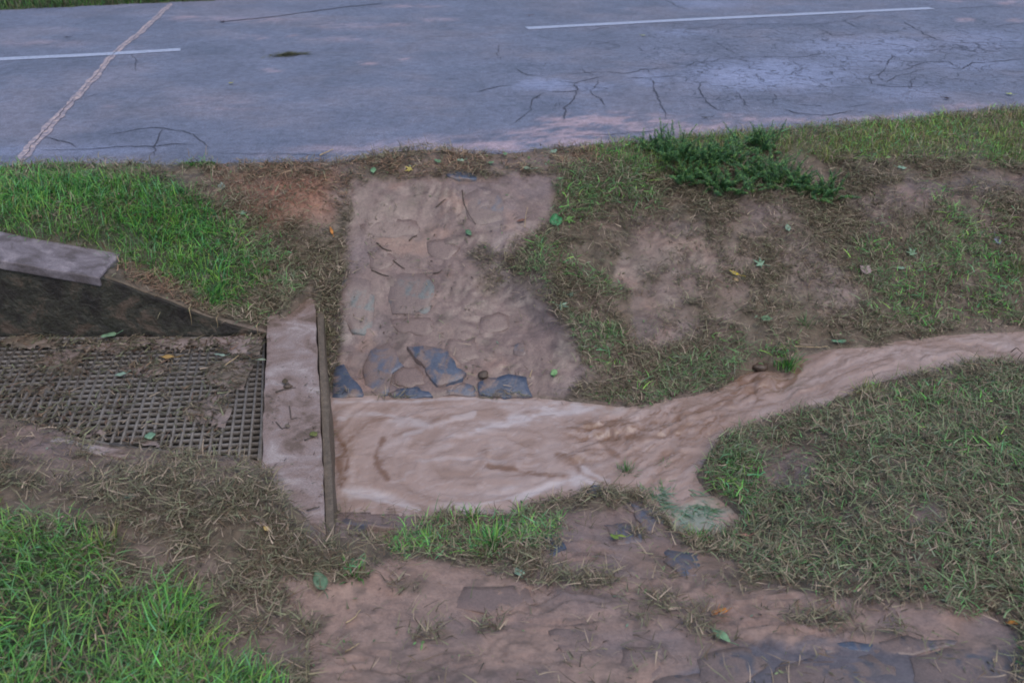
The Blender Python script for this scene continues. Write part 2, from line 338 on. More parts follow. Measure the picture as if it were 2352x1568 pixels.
green = mx(green, area([(2100,1360),(2250,1350),(2260,1420),(2150,1410)], 20) * .8)
green = mx(green, lush); green = mx(green, lushR)
green = mx(green, area([(420,430),(520,470),(640,560),(720,640),(620,720),(520,680)], 40) * .8)
mud = area([(815,415),(1060,412),(1275,398),(1260,500),(1215,560),(1150,600),(1190,660),(1250,690),(1300,760),(1350,850),(1300,905),(1200,912),(750,912),(765,760),(790,640),(805,520)], 10, .55)
mud = mx(mud, area([(740,1360),(850,1310),(960,1290),(1220,1320),(1400,1300),(1600,1330),(1860,1360),(2060,1400),(2300,1410),(2330,1470),(2352,1900),(700,1900),(720,1480)], 22))
mud = mx(mud, area([(1290,1180),(1480,1160),(1560,1250),(1680,1290),(1700,1340),(1400,1330),(1250,1290)], 18))
mud = mx(mud, .9 * area([(1405,570),(1460,590),(1480,680),(1560,760),(1480,790),(1440,680)], 14))
mud = mx(mud, .75 * area([(1480,500),(1600,520),(1650,600),(1560,660),(1470,620)], 30))
mud = mx(mud, .9 * area([(1690,470),(1790,450),(1860,560),(1970,660),(1960,720),(1870,700),(1800,600)], 22))
mud = mx(mud, .75 * area([(1960,470),(2080,420),(2200,395),(2352,400),(3000,380),(3000,430),(2352,440),(2160,460),(2040,520),(1980,560)], 22))
mud = mx(mud, .7 * area([(1460,640),(1560,650),(1600,760),(1530,790)], 20))
mud = mx(mud, .85 * area([(1725,1010),(1890,1025),(1850,1130),(1750,1120)], 20)); mud = mx(mud, .8 * area([(2080,1150),(2160,1140),(2180,1200),(2100,1210)], 20))
mud = mx(mud, .7 * area([(640,1330),(820,1330),(860,1400),(680,1420)], 20)); mud = mx(mud, .6 * area([(480,420),(800,400),(800,470),(740,520),(560,490)], 20))
mud = mx(mud, .85 * area([(0,985),(120,975),(250,1040),(120,1060),(0,1050)], 20))
mud = mx(mud, .8 * area([(690,1170),(745,1230),(735,1270),(700,1215)], 6, .2))
tuf = [(1110,590,45,30),(1120,650,45,40),(1230,570,80,35),(1290,640,60,50),(1180,640,50,16),(1000,1460,60,20),(1120,1440,60,18),(1500,1400,90,45),(1620,1420,60,60),(1880,1420,120,22),(950,1345,60,25),(1330,1330,120,30),(1700,1340,60,40),(1350,1170,70,22),(1450,1230,60,16),(2000,1450,120,14),(1190,1180,60,22)]
tf = np.zeros_like(RX)
for (cx, cy, rx, ry) in tuf: tf = mx(tf, sstep(1.15, .4, np.hypot((RX + wob - cx) / rx, (RY + wob2 - cy) / ry)))
mud = mx(mud, .9 * area([(768,1172),(950,1180),(960,1225),(880,1240),(775,1225)], 10, .3))
mud = mud * (1 - .75 * tf)
straw = area([(480,385),(640,372),(820,372),(1250,352),(1400,352),(1400,372),(1260,385),(1000,402),(815,408),(800,480),(740,500),(700,440),(560,430)], 16, .6)
straw = mx(straw, area([(230,592),(330,605),(400,660),(480,720),(400,700),(300,655)], 10, .3))
strip = area([(735,640),(790,640),(792,760),(765,905),(745,905)], 8, .3)
dirt = area([(1090,600),(1180,560),(1250,600),(1290,680),(1340,880),(1260,780),(1200,700),(1150,660)], 24)
redmud = area([(500,400),(760,400),(760,500),(600,520),(520,470)], 30)
tang = area([(500,420),(600,470),(740,520),(790,560),(780,640),(720,660),(640,720),(560,720),(520,600)], 30)
tang = mx(tang, area([(1270,400),(1500,370),(1560,430),(1520,520),(1330,520)], 24)); tang = mx(tang, area([(735,650),(785,640),(790,760),(760,905),(745,905)], 8, .3))
olive = area([(1650,1000),(2352,840),(3000,800),(3000,1350),(2352,1380),(1850,1350),(1650,1280)], 40)

PX, PY = proj(GX, GY, H); vis = (PY < 2500)
def L(layer, px=PX, py=PY): return look(layer, px, py)
g_mud, g_lush = L(mud), np.maximum(L(lush), L(lushR))
land = (~on_road) & (GY < fy)
near = sstep(9, 6, np.abs(GX)) * sstep(9, 7.5, GY)
rough = fbm(GX * 2.2, GY * 2.2, 4, 21) * .035 + fbm(GX * 9, GY * 9, 4, 5) * .016 * (1 - .45 * g_mud) + fbm(GX * 26, GY * 26, 3, 8) * .006
# little terraces and lumps in the mud
rid = 1 - np.abs(fbm(GX * 3.2 + 1.5 * fbm(GX * 2, GY * 2, 3, 31), GY * 5.5, 3, 14)) * 2
lowmud = sstep(1180, 1300, PY)
rough *= (1 - .4 * lowmud * g_mud)
rough += g_mud * (sstep(.35, 1, rid) * .006 - .002) * (1 - .5 * lowmud)
tf_ = fbm(GX * 1.7 + 3, GY * 2.6, 4, 35) * 6 - H * 9; sw = tf_ - np.floor(tf_); rough += g_mud * (sstep(0, .88, sw) - sstep(.88, 1, sw)) * .008 * sstep(.3, .6, fbm(GX * 2.5, GY * 2.5, 3, 36) * .5 + .5) * (1 + .8 * lowmud)
rough += -g_mud * (fbm(GX * 26, GY * 26, 3, 8) * .004 + fbm(GX * 9, GY * 9, 4, 5) * .004)
rough += .5 * g_mud * sstep(.0, .9, fbm(GX * 17 + 2 * fbm(GX * 6, GY * 6, 2, 33), GY * 26, 3, 34)) * .006
# downhill rills in the chute
rough += g_mud * vnoise(GX * 11 + GY * 1.5, GY * 3.2, 44) * .002
fall = sstep(0, .18, -d_edge)              # calm down beside the road
H = np.where(land, H + rough * (.25 + .75 * fall) * near * np.where(np.abs(dw) < .1, .5, 1), H)
H = np.where(land, H + .02 * g_lush * near, H)
# keep the banks above and the bed below the water
wlev = wtps(np.clip(GX, -3, 6), np.clip(GY, 2, 7)); wx = GX > Bm[4, 0] - .5
H = np.where(dw > 0, np.minimum(H, wlev + .01 - .30 * sstep(0, .12, dw)), H)
near_w = (dw <= 0) & (dw > -.45) & land
H = np.where(near_w, np.maximum(H, wlev + .006 + .20 * np.minimum(-dw, .12) * sstep(0, .05, -dw)), H)
_rt = [(-600, 470), (0, 600), (115, 620), (230, 640), (330, 676), (400, 700), (480, 735), (560, 756), (615, 770)]; _tx, _tz = [], []
for (a_, b_) in _rt:
    d = ray(a_, b_); t = WY / d[1]; _tx.append(d[0] * t); _tz.append(CAMH + d[2] * t)
lipz = np.interp(GX, _tx, _tz) + .012 + .012 * fbm(GX * 8, GY * 8, 3, 64); lipk = sstep(.35, .10, GY - WY) * (GX > np.interp(232, [p[0] for p in _rt], _tx)) * (GX < wr + .05) * (GY > WY + .015)
H = np.where(lipk > 0, H * (1 - lipk) + lipz * lipk, H)
ch_in = inside(GX, GY, CH) & ~((lipk > 0)); H = np.where(ch_in, np.minimum(H, -1.02), H)
inbeam = sdist(GX, GY, [(float(p[0]), float(p[1])) for p in Bm]) + .03 * fbm(GX * 9, GY * 9, 3, 63) > .012; H = np.where(inbeam, np.minimum(H, ZB - .06), H)

# colours of the bare ground
def C3(*c): return np.array(lin(*c)[:3])
def mixA(a, b, t): return a * (1 - t[..., None]) + b * t[..., None]
col = np.broadcast_to(C3(104, 90, 76), GX.shape + (3,)).copy()
n1 = fbm(GX * 3, GY * 3, 4, 61) * .5 + .5; n2 = fbm(GX * 12, GY * 12, 3, 62) * .5 + .5
col = mixA(col, C3(132, 112, 104), np.clip(sstep(.45, .75, n1) * .7, 0, 1))
col = mixA(col, C3(74, 66, 54), sstep(.5, .8, n2) * .6)
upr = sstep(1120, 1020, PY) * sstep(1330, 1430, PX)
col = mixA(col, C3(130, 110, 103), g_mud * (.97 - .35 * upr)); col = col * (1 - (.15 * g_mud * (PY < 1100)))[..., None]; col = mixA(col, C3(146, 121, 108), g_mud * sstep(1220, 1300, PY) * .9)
col = mixA(col, C3(118, 103, 100), g_mud * sstep(.45, .7, fbm(GX * 2.3, GY * 3.1, 4, 71) * .5 + .5) * .8)
col = mixA(col, C3(146, 118, 104), g_mud * sstep(.55, .75, fbm(GX * 5, GY * 7, 4, 73) * .5 + .5) * .6)
col = mixA(col, C3(96, 82, 74), g_mud * sstep(.6, .74, fbm(GX * 11, GY * 16, 4, 75) * .5 + .5) * .55)
col = mixA(col, C3(146, 100, 78), L(redmud) * .7)
col = mixA(col, C3(82, 71, 68), L(dirt) * .75)
col = mixA(col, C3(66, 54, 46), L(strip) * .9); col = mixA(col, C3(52, 62, 38), L(lush) * .9); col = mixA(col, C3(80, 82, 50), L(lushR) * .8)
lowr = area([(1540,1560),(1640,1500),(1800,1480),(2000,1480),(2200,1500),(2352,1500),(3000,1480),(3000,1900),(1500,1900)], 20)
col = mixA(col, C3(92, 88, 94), L(lowr) * .9)
col = np.where((GY > fy)[..., None], C3(56, 74, 40), col)
H_at_cache = (xs, ys)
def hz(x, y):
    j = np.clip(np.searchsorted(xs, x) - 1, 0, len(xs) - 2); i = np.clip(np.searchsorted(ys, y) - 1, 0, len(ys) - 2)
    fx = np.clip((x - xs[j]) / (xs[j + 1] - xs[j]), 0, 1); fyy = np.clip((y - ys[i]) / (ys[i + 1] - ys[i]), 0, 1)
    return (H[i, j] * (1 - fx) + H[i, j + 1] * fx) * (1 - fyy) + (H[i + 1, j] * (1 - fx) + H[i + 1, j + 1] * fx) * fyy
_kb = [(float(p[0]), float(p[1])) for p in (at(604, 1055, ZG), at(520, 1042, ZG), at(250, 1012, ZG), at(240, 1044, ZG), at(400, 1055, ZG), at(520, 1070, ZG), at(625, 1092, ZG))]
H = np.where(sdist(GX, GY, _kb) > 0, np.minimum(H, ZB - .03), H)
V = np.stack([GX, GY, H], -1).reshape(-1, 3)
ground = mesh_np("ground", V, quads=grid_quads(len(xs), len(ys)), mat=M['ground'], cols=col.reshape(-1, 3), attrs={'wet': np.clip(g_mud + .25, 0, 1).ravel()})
tag(ground, kind='structure')
def on_ground(px, py):                    # where a line of sight meets the ground
    px = np.atleast_1d(np.asarray(px, float)); py = np.atleast_1d(np.asarray(py, float)); d = ray(px, py); out = np.full((len(px), 3), np.nan)
    ts = np.linspace(1.5, 9.5, 1600)
    for k in range(len(px)):
        X = d[k, 0] * ts; Y = d[k, 1] * ts; Z = CAMH + d[k, 2] * ts; hh = np.maximum(hz(X, Y), np.where((Y > edgeY(X)) & (Y < farY(X)), 0, -9))
        b = np.nonzero(Z < hh)[0]; i = b[0] if len(b) else len(ts) - 1; out[k] = (X[i], Y[i], hh[i])
    return out

# ------------------------------------------------------------------ road
rx = np.concatenate([np.linspace(-60, -8, 14), np.arange(-7.6, 8.2, .04), np.linspace(9, 60, 14)]); rt = np.linspace(0, 1, 150)
RXX, RT = np.meshgrid(rx, rt); y0 = edgeY(rx) - .03 + .02 * fbm(rx * 3, rx * 0, 3, 2); y1 = farY(rx) + .05
RYY = y0[None] * (1 - RT) + y1[None] * RT
ppx, ppy = proj(RXX, RYY, 0 * RXX)
def area2(poly, f=10): return area(poly, f, .35)
stain = area2([(900,345),(1100,318),(1220,300),(1250,265),(1400,258),(1560,272),(1700,280),(1640,300),(1500,312),(1350,332),(1180,345)], 12) * .85
stain = mx(stain, area2([(560,352),(800,330),(1000,312),(1200,300),(1200,312),(900,345),(600,362)], 8) * .45)
stain = mx(stain, area2([(1650,262),(1900,270),(2000,262),(2300,232),(2290,244),(2000,276),(1700,284)], 6) * .6)
for (cx, cy, rx_, ry_, k) in [(570,86,45,6,.9),(680,84,22,4,.7),(625,162,22,4,.7),(840,146,30,4,.8),(925,135,14,2,.9),(915,56,20,4,.9),(940,15,90,5,.5),(1010,46,60,4,.5),(420,42,60,8,.6),(250,246,25,6,.5),(490,240,120,25,.25),(820,60,160,10,.35),(2220,46,25,5,.7),(2330,48,30,5,.5),(2330,8,60,10,.7),(2190,0,40,6,.6),(100,100,120,10,.3),(550,45,200,8,.35),(800,90,120,8,.3)]:
    stain = mx(stain, k * sstep(1.2, .3, np.hypot((RX + wob * .6 - cx) / rx_, (RY + wob2 * .4 - cy) / ry_)))
pol = np.zeros_like(RX)
for (cx, cy, rx_, ry_, k) in [(1260,195,85,16,1),(1370,200,60,12,.8),(1780,172,230,42,1),(2010,105,180,25,.8),(1980,140,120,25,.6),(2250,95,120,30,.6),(2090,125,60,8,1),(1500,180,60,20,.6),(2250,150,120,15,.5),(2080,215,120,22,.5),(1640,8,110,14,.6),(120,345,260,14,.5),(1580,75,80,9,.7)]:
    pol = mx(pol, k * sstep(1.25, .35, np.hypot((RX + wob - cx) / rx_, (RY + wob2 * .7 - cy) / ry_)))
dk = np.zeros_like(RX)
for (cx, cy, rx_, ry_, k) in [(1060,322,45,9,.8),(1240,312,40,6,.5),(1370,294,40,5,.8),(300,310,150,18,.35),(230,150,90,25,.3),(1290,235,90,30,.3),(1500,225,200,30,.25),(2200,190,200,20,.3),(1750,60,300,8,.4),(650,330,200,14,.25)]:
    dk = mx(dk, k * sstep(1.25, .3, np.hypot((RX + wob - cx) / rx_, (RY + wob2 * .7 - cy) / ry_)))
rc = np.broadcast_to(C3(106, 111, 130), RXX.shape + (3,)).copy()
rc = mixA(rc, C3(122, 119, 132), sstep(.4, .7, fbm(RXX * .9, RYY * 1.2, 5, 81, .7) * .5 + .5) * .6)
rc = mixA(rc, C3(88, 96, 114), sstep(.5, .75, fbm(RXX * 1.3, RYY * 1.5, 5, 82, .7) * .5 + .5) * .45)
rc = mixA(rc, C3(134, 142, 170), look(pol, ppx, ppy) * .75)
rc = mixA(rc, C3(176, 152, 158), look(stain, ppx, ppy) * sstep(-.35, .25, fbm(RXX * 5, RYY * 11, 5, 83, .7)) * .9)
rc = mixA(rc, C3(80, 88, 108), look(dk, ppx, ppy) * .8)
worn = look(area([(1480,70),(1900,40),(2352,40),(2352,230),(1900,230),(1600,250),(1500,180)], 60), ppx, ppy) * .9 + .10
Vr = [np.stack([RXX, RYY, 0 * RXX], -1).reshape(-1, 3)]; Qr = [grid_quads(len(rx), len(rt))]; Cr = [rc.reshape(-1, 3)]; Mi = [np.zeros(len(Qr[0]))]
skirt = np.stack([rx, y0, rx * 0 - .09], -1); nb = len(Vr[0]); Vr.append(skirt); Cr.append(np.tile(C3(110, 100, 104), (len(rx), 1)))
i_ = np.arange(len(rx) - 1); Qr.append(np.stack([nb + i_, nb + i_ + 1, i_ + 1, i_], -1)); Mi.append(np.zeros(len(i_))); nb += len(rx)
def ribbon(px, w0, w1, z, mi, jit=.02, sub=.05, gaps=0.0):
    global nb
    P = at([p[0] for p in px], [p[1] for p in px], 0)[:, :2]; seg = np.linalg.norm(np.diff(P, axis=0), axis=1); s = np.concatenate([[0], np.cumsum(seg)])
    n = max(3, int(s[-1] / sub)); t = np.linspace(0, s[-1], n); Q = np.stack([np.interp(t, s, P[:, k]) for k in (0, 1)], -1)
    d = np.gradient(Q, axis=0); d /= np.linalg.norm(d, axis=1)[:, None] + 1e-9; nn = np.stack([-d[:, 1], d[:, 0]], -1)
    if jit: Q = Q + nn * (vnoise(t * 7, t * 0 + px[0][0], 5) * jit * .6 + vnoise(t * 38, t * 0 + px[0][1], 6) * jit * .35)[:, None]
    w = (w0 + (w1 - w0) * (vnoise(t * 7, t * 0 + px[0][1], 8) * .5 + .5)) * .5
    if jit: w = w * np.clip(np.minimum(t, s[-1] - t) / .12, .25, 1)
    A = Q + nn * w[:, None]; B = Q - nn * w[:, None]
    Vv = np.concatenate([np.c_[A, np.full(n, z)], np.c_[B, np.full(n, z)]]); k = np.arange(n - 1)
    Vr.append(Vv); Cr.append(np.tile(C3(120, 120, 140), (2 * n, 1))); Qr.append(np.stack([nb + k, nb + n + k, nb + n + k + 1, nb + k + 1], -1)); Mi.append(np.full(n - 1, mi)); nb += 2 * n
cr1 = [[(300,940),(400,970),(480,990),(560,1025)],[(230,1042),(690,1025),(850,1015),(1050,1012),(1200,990),(1330,1005)],[(690,935),(850,910),(1000,885),(1110,885),(1260,900),(1330,925),(1430,1020)],[(1110,890),(1070,980),(1060,1080)],[(510,695),(600,670),(700,640)],[(890,360),(930,410),(940,440),(930,500)],[(960,170),(1150,165),(1290,125),(1500,130)],[(1430,1060),(1900,1060),(2352,1078)]]
cr2 = [[(900,640),(940,635),(1050,605),(1190,580)],[(1190,470),(1270,520),(1400,530)],[(1500,515),(1680,505),(1830,495),(1950,510),(2100,480),(2352,465)],[(1440,555),(1600,575),(1720,545),(1830,525)],[(1760,545),(1760,610),(1720,625),(1770,680),(1810,730)],[(1630,590),(1600,670),(1560,720),(1540,780),(1520,830)],[(1390,640),(1330,680),(1310,740),(1270,800),(1170,855)],[(2140,540),(2160,620),(2200,720),(2250,820)],[(1830,490),(1885,520)],[(1930,540),(2130,540),(2352,520)],[(620,260),(870,245),(1000,240),(1080,265)],[(1085,310),(1070,375),(1110,420)],[(1200,265),(1330,240),(1450,270)],[(1580,930),(1850,930),(2220,900)],[(1700,220),(1830,190),(2100,190)],[(0,1055),(230,1035),(350,1000)],[(2220,0),(2330,50),(2400,70)],[(1340,625),(1500,635),(1700,620)],[(1600,575),(1640,620)]]
cr3 = [[(0,200),(170,190),(300,170),(700,170),(850,175),(1100,150),(1200,125),(1300,110)],[(1100,150),(1200,185),(1380,215),(1500,225)],[(930,195),(1030,245),(1200,240),(1300,225)],[(1520,150),(1620,210),(1700,255),(1800,290),(1900,300),(2352,290)],[(230,290),(320,350),(380,380)],[(0,470),(80,430),(200,430),(300,400),(500,390),(830,400),(950,370),(1000,365)],[(940,400),(1080,405)],[(1150,495),(1240,480)],[(1270,525),(1350,520),(1400,460)],[(1350,520),(1400,570)],[(1400,570),(1480,525),(1650,480),(1850,470),(1920,480),(2000,440),(2352,410)],[(1500,425),(1700,430),(1830,430),(1920,475)],[(1380,345),(1700,350),(1950,330),(2352,340)],[(110,560),(120,650),(180,710),(270,770)],[(350,620),(430,690),(460,750)],[(600,630),(640,680),(620,720),(480,720)],[(680,745),(760,780),(1000,800),(1200,765)],[(1650,65),(1900,60),(2100,45),(2290,45)],[(2130,185),(2250,170),(2400,160)],[(1400,465),(1440,380),(1500,410)],[(840,360),(930,310)],[(1500,490),(1620,450),(1690,430)],[(1280,520),(1300,580),(1420,600),(1570,600),(1590,530)],[(1830,360),(1880,320)],[(1960,370),(2050,330)],[(0,490),(100,500)],[(2100,480),(2352,510)],[(1850,620),(2352,700)],[(1140,430),(1400,425),(1500,425)]]
thin = {0: (5, 6, 7), 1: (8, 10, 11, 12, 15), 2: (4, 14, 15, 20, 23, 24, 27)}
for gi, (off, grp) in enumerate(((0, cr1), (784, cr2), (1568, cr3))):
    for k, c in enumerate(grp):
        t_ = k in thin[gi]; ribbon([(off + x / 3, y / 3) for x, y in c], .003 if t_ else .005, .007 if t_ else .013, .004, 1, .03, .02)
for _ in range(40):                        # hairline branches
    x_, y_ = random.uniform(1250, 2340), random.uniform(70, 260); pts = [(x_, y_)]
    for _k in range(3): x_ += random.uniform(-45, 45); y_ += random.uniform(-9, 12); pts.append((x_, y_))
    ribbon(pts, .003, .007, .004, 1, .02, .03)
seam = [(394,8),(355,45),(320,78),(277,110),(250,137),(215,182),(180,220),(150,250),(110,295),(75,335),(52,372)]
ribbon(seam, .05, .095, .004, 2, .016, .04)
ribbon([(x - 1, y + 1) for x, y in seam], .002, .006, .008, 1, .015, .03)
ribbon([(500,52),(620,40),(784,18),(884,8)], .02, .04, .004, 1, .02)
Mi = np.concatenate(Mi)
road = mesh_np("road", np.concatenate(Vr), quads=np.concatenate(Qr), mats=[M['asphalt'], M['crack'], M['seam']], midx=Mi, cols=np.concatenate(Cr), attrs={'worn': np.concatenate([worn.ravel(), np.zeros(sum(len(v) for v in Vr) - worn.size)])}); tag(road, kind='structure')
for px in ([(-420,156),(0,137),(230,126),(415,115)], [(1210,66),(1568,47),(1900,31),(2140,20)]):
    Vr, Qr, Cr, Mi, nb = [], [], [], [], 0
    ribbon(px, .125, .145, .0045, 0, 0, .2)
    mk = mesh_np("road_marking", np.concatenate(Vr), quads=np.concatenate(Qr), mat=M['paint']); tag(mk, kind='structure')

# ------------------------------------------------------------------ flood water
wx_ = np.arange(-1.35, 5.6, .011); wy_ = np.arange(2.6, 5.8, .011)
AX, AY = np.meshgrid(wx_, wy_); dwat = sdist(AX, AY, WP)
eA, eB = Bm[1], Bm[5]                      # right edge of the beam
side = (AX - eA[0]) * (eB[1] - eA[1]) - (AY - eA[1]) * (eB[0] - eA[0])
keep = (dwat > -.16) & (side < .012) 
WZg = wtps(AX, AY); qx, qy = proj(AX, AY, WZg)
fast = sstep(1240, 1500, qx); ang = math.radians(24); ca, sa = math.cos(ang), math.sin(ang)
sx = AX * ca + AY * sa; sy = -AX * sa + AY * ca
wpx = fbm(AX * 3, AY * 3, 3, 91) * .25; wpy = fbm(AX * 3 + 7, AY * 3, 3, 92) * .25
strk = fbm((sx + wpx) * 6.5, (sy + wpy * .5) * 24, 5, 93, .6)                   # streaks along the flow
u_, v_ = qx - 1120, (qy - 1050) * 2.0; rr = np.hypot(u_, v_) / 100; th = np.arctan2(v_, u_)
swl = fbm(rr * 2.6 + wpx * 6, th * 1.3 + wpy * 3, 4, 94)
chop = fbm((sx + wpx * .4) * 15, sy * 34, 4, 95, .6)
churn = np.zeros_like(AX)
for (cx, cy, rx_, ry_, k) in [(1400,990,130,45,1),(1560,970,120,45,.9),(1730,890,90,35,1),(1340,1040,60,30,.7),(1500,1040,100,30,.6)]:
    churn = np.maximum(churn, k * sstep(1.2, .2, np.hypot((qx - cx) / rx_, (qy - cy) / ry_)))
dz = fast * (strk * .013 + chop * .007) + (1 - fast) * (swl * .012 + chop * .002 + fbm(AX * 22 + wpx * 9, AY * 30, 3, 90) * .003) + churn * (fbm((sx + wpx) * 9, sy * 18, 4, 96) * .030 + .004)
dz *= sstep(-.05, .12, dwat) * .9 + .1
# standing roll where the stream drops, and where it piles against the board
dz += .03 * np.exp(-((qx - 1755) / 40) ** 2 - ((qy - 872) / 16) ** 2) - .02 * np.exp(-((qx - 1800) / 25) ** 2 - ((qy - 880) / 40) ** 2)
dz += .008 * np.exp(-((qx - 770) / 30.) ** 2) * vnoise(qy / 22, qx / 30, 3)
WZg = WZg + dz
foam = np.zeros_like(AX)
for (cx, cy, rx_, ry_, k, an) in [(1300,935,130,16,1,-.0),(1180,965,110,18,.9,-.15),(1080,990,90,14,.6,-.25),(940,968,40,9,.8,0),(975,975,70,12,.6,0),(850,1135,70,18,.9,.1),(900,1150,60,14,.5,0),(1325,1100,40,26,.8,0),(1270,1115,60,14,.6,-.3),(1160,1130,90,14,.5,-.3),(1060,1165,60,16,.55,0),(800,950,60,10,.35,0),(1420,940,60,12,.5,0),(1120,912,90,5,.6,0),(1010,1030,60,8,.3,-.4),(900,1020,80,10,.25,-.3),(1750,945,80,8,.3,-.3),(1350,1070,40,14,.5,0),(1250,960,90,10,.6,-.2)]:
    dx_, dy_ = qx - cx, qy - cy; c_, s_ = math.cos(an), math.sin(an); a1 = (dx_ * c_ + dy_ * s_) / rx_; b1 = (-dx_ * s_ + dy_ * c_) / ry_
    foam = np.maximum(foam, k * sstep(1.3, .2, np.hypot(a1, b1) + .5 * fbm(AX * 7, AY * 12, 4, 97)))
foam *= 1.15 * np.clip(.65 + 1.3 * fbm(AX * 16, AY * 22, 4, 98), 0, 1)
fine = fbm((sx + wpx * 1.5) * 9 + 4, (sy + wpy * .7) * 46, 4, 110, .6); fine2 = fbm((sx + wpx * 1.5) * 14 + 9, (sy + wpy * .7) * 60, 3, 111)
dark = np.clip(churn * sstep(-.02, .5, -strk - chop * .7) * 1.1, 0, 1)
dark = np.maximum(dark, np.clip(churn * 1.3 + .35 * fast, 0, 1) * sstep(.16, .42, fine) * .85)
foam = np.maximum(foam, (.35 * fast + .5 * (1 - fast)) * sstep(.26, .5, fine2) * .5)
def stroke(pts, w, k, L_):
    d = np.full(AX.shape, 1e9); t = np.linspace(0, 1, 14); P = np.array(pts, float); ss = np.linspace(0, 1, len(P)); X = np.interp(t, ss, P[:, 0]); Y = np.interp(t, ss, P[:, 1])
    for i in range(13):
        ex, ey = X[i + 1] - X[i], Y[i + 1] - Y[i]; u = np.clip(((qx - X[i]) * ex + (qy - Y[i]) * ey) / (ex * ex + ey * ey), 0, 1); d = np.minimum(d, np.hypot(qx - X[i] - u * ex, qy - Y[i] - u * ey))
    return np.maximum(L_, k * sstep(1.3, .2, d / w + .9 * fbm(AX * 14, AY * 20, 3, 112)))
for p_, w_, k_ in [([(768,990),(790,1020),(800,1055),(790,1100)],6,.9),([(762,1040),(778,1070),(785,1120)],6,.8),([(880,1010),(862,1040),(870,1075),(890,1100)],8,.8),([(905,1000),(960,985),(1010,965)],5,.4),([(1120,1070),(1190,1080),(1240,1092),(1295,1095)],6,.8),([(1280,1045),(1310,1055),(1330,1075)],8,.8),([(820,1130),(860,1145),(900,1170)],5,.6),([(800,1010),(850,965),(930,955)],5,.4),([(1340,975),(1380,985),(1440,965)],9,.8),([(1470,1010),(1530,1000),(1600,975)],7,.7),([(1380,1010),(1400,1030),(1420,1045)],9,.7),([(1640,930),(1700,905),(1780,880)],5,.6),([(1700,880),(1760,885),(1810,870)],5,.7),([(1560,955),(1620,940),(1680,925)],6,.6),([(1900,860),(1980,840),(2050,825)],5,.4),([(1840,840),(1825,870),(1800,885)],6,.7)]: dark = stroke(p_, w_, k_, dark)
for p_, w_, k_ in [([(780,960),(840,945),(900,955),(960,968)],5,.6),([(930,1000),(1000,975),(1090,950)],6,.6),([(1100,985),(1180,970),(1260,945),(1360,940)],9,.9),([(790,1125),(850,1140),(905,1155),(960,1170)],8,.9),([(1180,1150),(1260,1115),(1330,1095),(1370,1110)],8,.9),([(1040,1175),(1100,1160),(1190,1140)],6,.7),([(960,1060),(1060,1050),(1160,1060)],4,.35),([(770,925),(860,920),(960,922),(1060,912),(1200,925)],4,.6),([(1330,1060),(1350,1085),(1400,1105)],7,.7)]: foam = stroke(p_, w_, k_, foam)

for (cx, cy, rx_, ry_, k) in [(875,1065,16,26,.8),(780,1060,18,60,.8),(765,990,22,40,.5),(1380,1130,40,5,.3),(1240,1088,70,6,.8),(1310,1058,30,10,.7),(1020,1010,60,8,.3),(1400,1005,60,18,.7)]:
    dark = np.maximum(dark, k * sstep(1.3, .2, np.hypot((qx - cx + 18 * swl) / rx_, (qy - cy + 10 * chop) / ry_) + .4 * fbm(AX * 8, AY * 8, 3, 99)))
wc = np.broadcast_to(C3(156, 134, 124), AX.shape + (3,)).copy()
low1 = fbm((sx + wpx * 1.4) * 3.2, (sy + wpy) * 9, 3, 93); low2 = fbm(rr * 1.7 + wpx * 7, th * 1.1 + wpy * 4, 3, 194); lw = low1 * fast + low2 * (1 - fast)
wc = mixA(wc, C3(138, 114, 101), np.clip(sstep(.0, .45, lw) * .6 + sstep(.15, .5, strk) * .25, 0, 1))
wc = mixA(wc, C3(166, 146, 138), sstep(.0, .45, -lw) * .6)
wc = mixA(wc, C3(112, 82, 62), np.clip(dark, 0, 1)); wc = mixA(wc, C3(138, 110, 92), churn * .3)
wc = mixA(wc, C3(190, 180, 180), np.clip(foam, 0, 1) * .75)
puddle = sstep(1110, 1190, qy + 40 * wpx) * sstep(1390, 1470, qx) ; wc = mixA(wc, C3(128, 142, 128), puddle * sstep(.3, .65, fbm(AX * 8, AY * 11, 4, 88) * .5 + .5 + .15 * foam) * .75)
Q = grid_quads(len(wx_), len(wy_)); kf = keep.ravel()[Q].all(1); Q = Q[kf]
used = np.unique(Q); rm = np.full(AX.size, -1); rm[used] = np.arange(len(used))
water = mesh_np("water", np.stack([AX, AY, WZg], -1).reshape(-1, 3)[used], quads=rm[Q], mat=M['water'], cols=wc.reshape(-1, 3)[used]); tag(water, kind='structure')

# ------------------------------------------------------------------ culvert chamber
ch = empty("culvert_chamber", (float(Bm[0, 0]), WY, -1.0)); tag(ch, "concrete culvert inlet with dark mossy wing wall, pale coping and muddy sill", "culvert")
co = Vector(ch.location)
def loc_(P): return [np.array(p) - np.array(co) for p in P]
def crooked(top, n=14, amp=.006):          # finer, slightly broken outline
    out = []; 
    for i in range(len(top)):
        a_, b_ = np.array(top[i], float), np.array(top[(i + 1) % len(top)], float); k = max(1, int(np.linalg.norm(b_ - a_) / .07))
        for j in range(k):
            p = a_ + (b_ - a_) * j / k; q = p.copy(); q[0] += amp * vnoise(np.array(p[0] * 17), np.array(p[1] * 17), 3); q[1] += amp * vnoise(np.array(p[0] * 13), np.array(p[1] * 19), 4); out.append(q)
    return out
ax_ = (Bm[5] - Bm[1]) / np.linalg.norm(Bm[5] - Bm[1]); Bs = [Bm[0] - ax_ * .40, Bm[1] - ax_ * .1, Bm[2], Bm[3], Bm[4], Bm[5] + ax_ * .05, Bm[7] + ax_ * .52, Bm[7]]
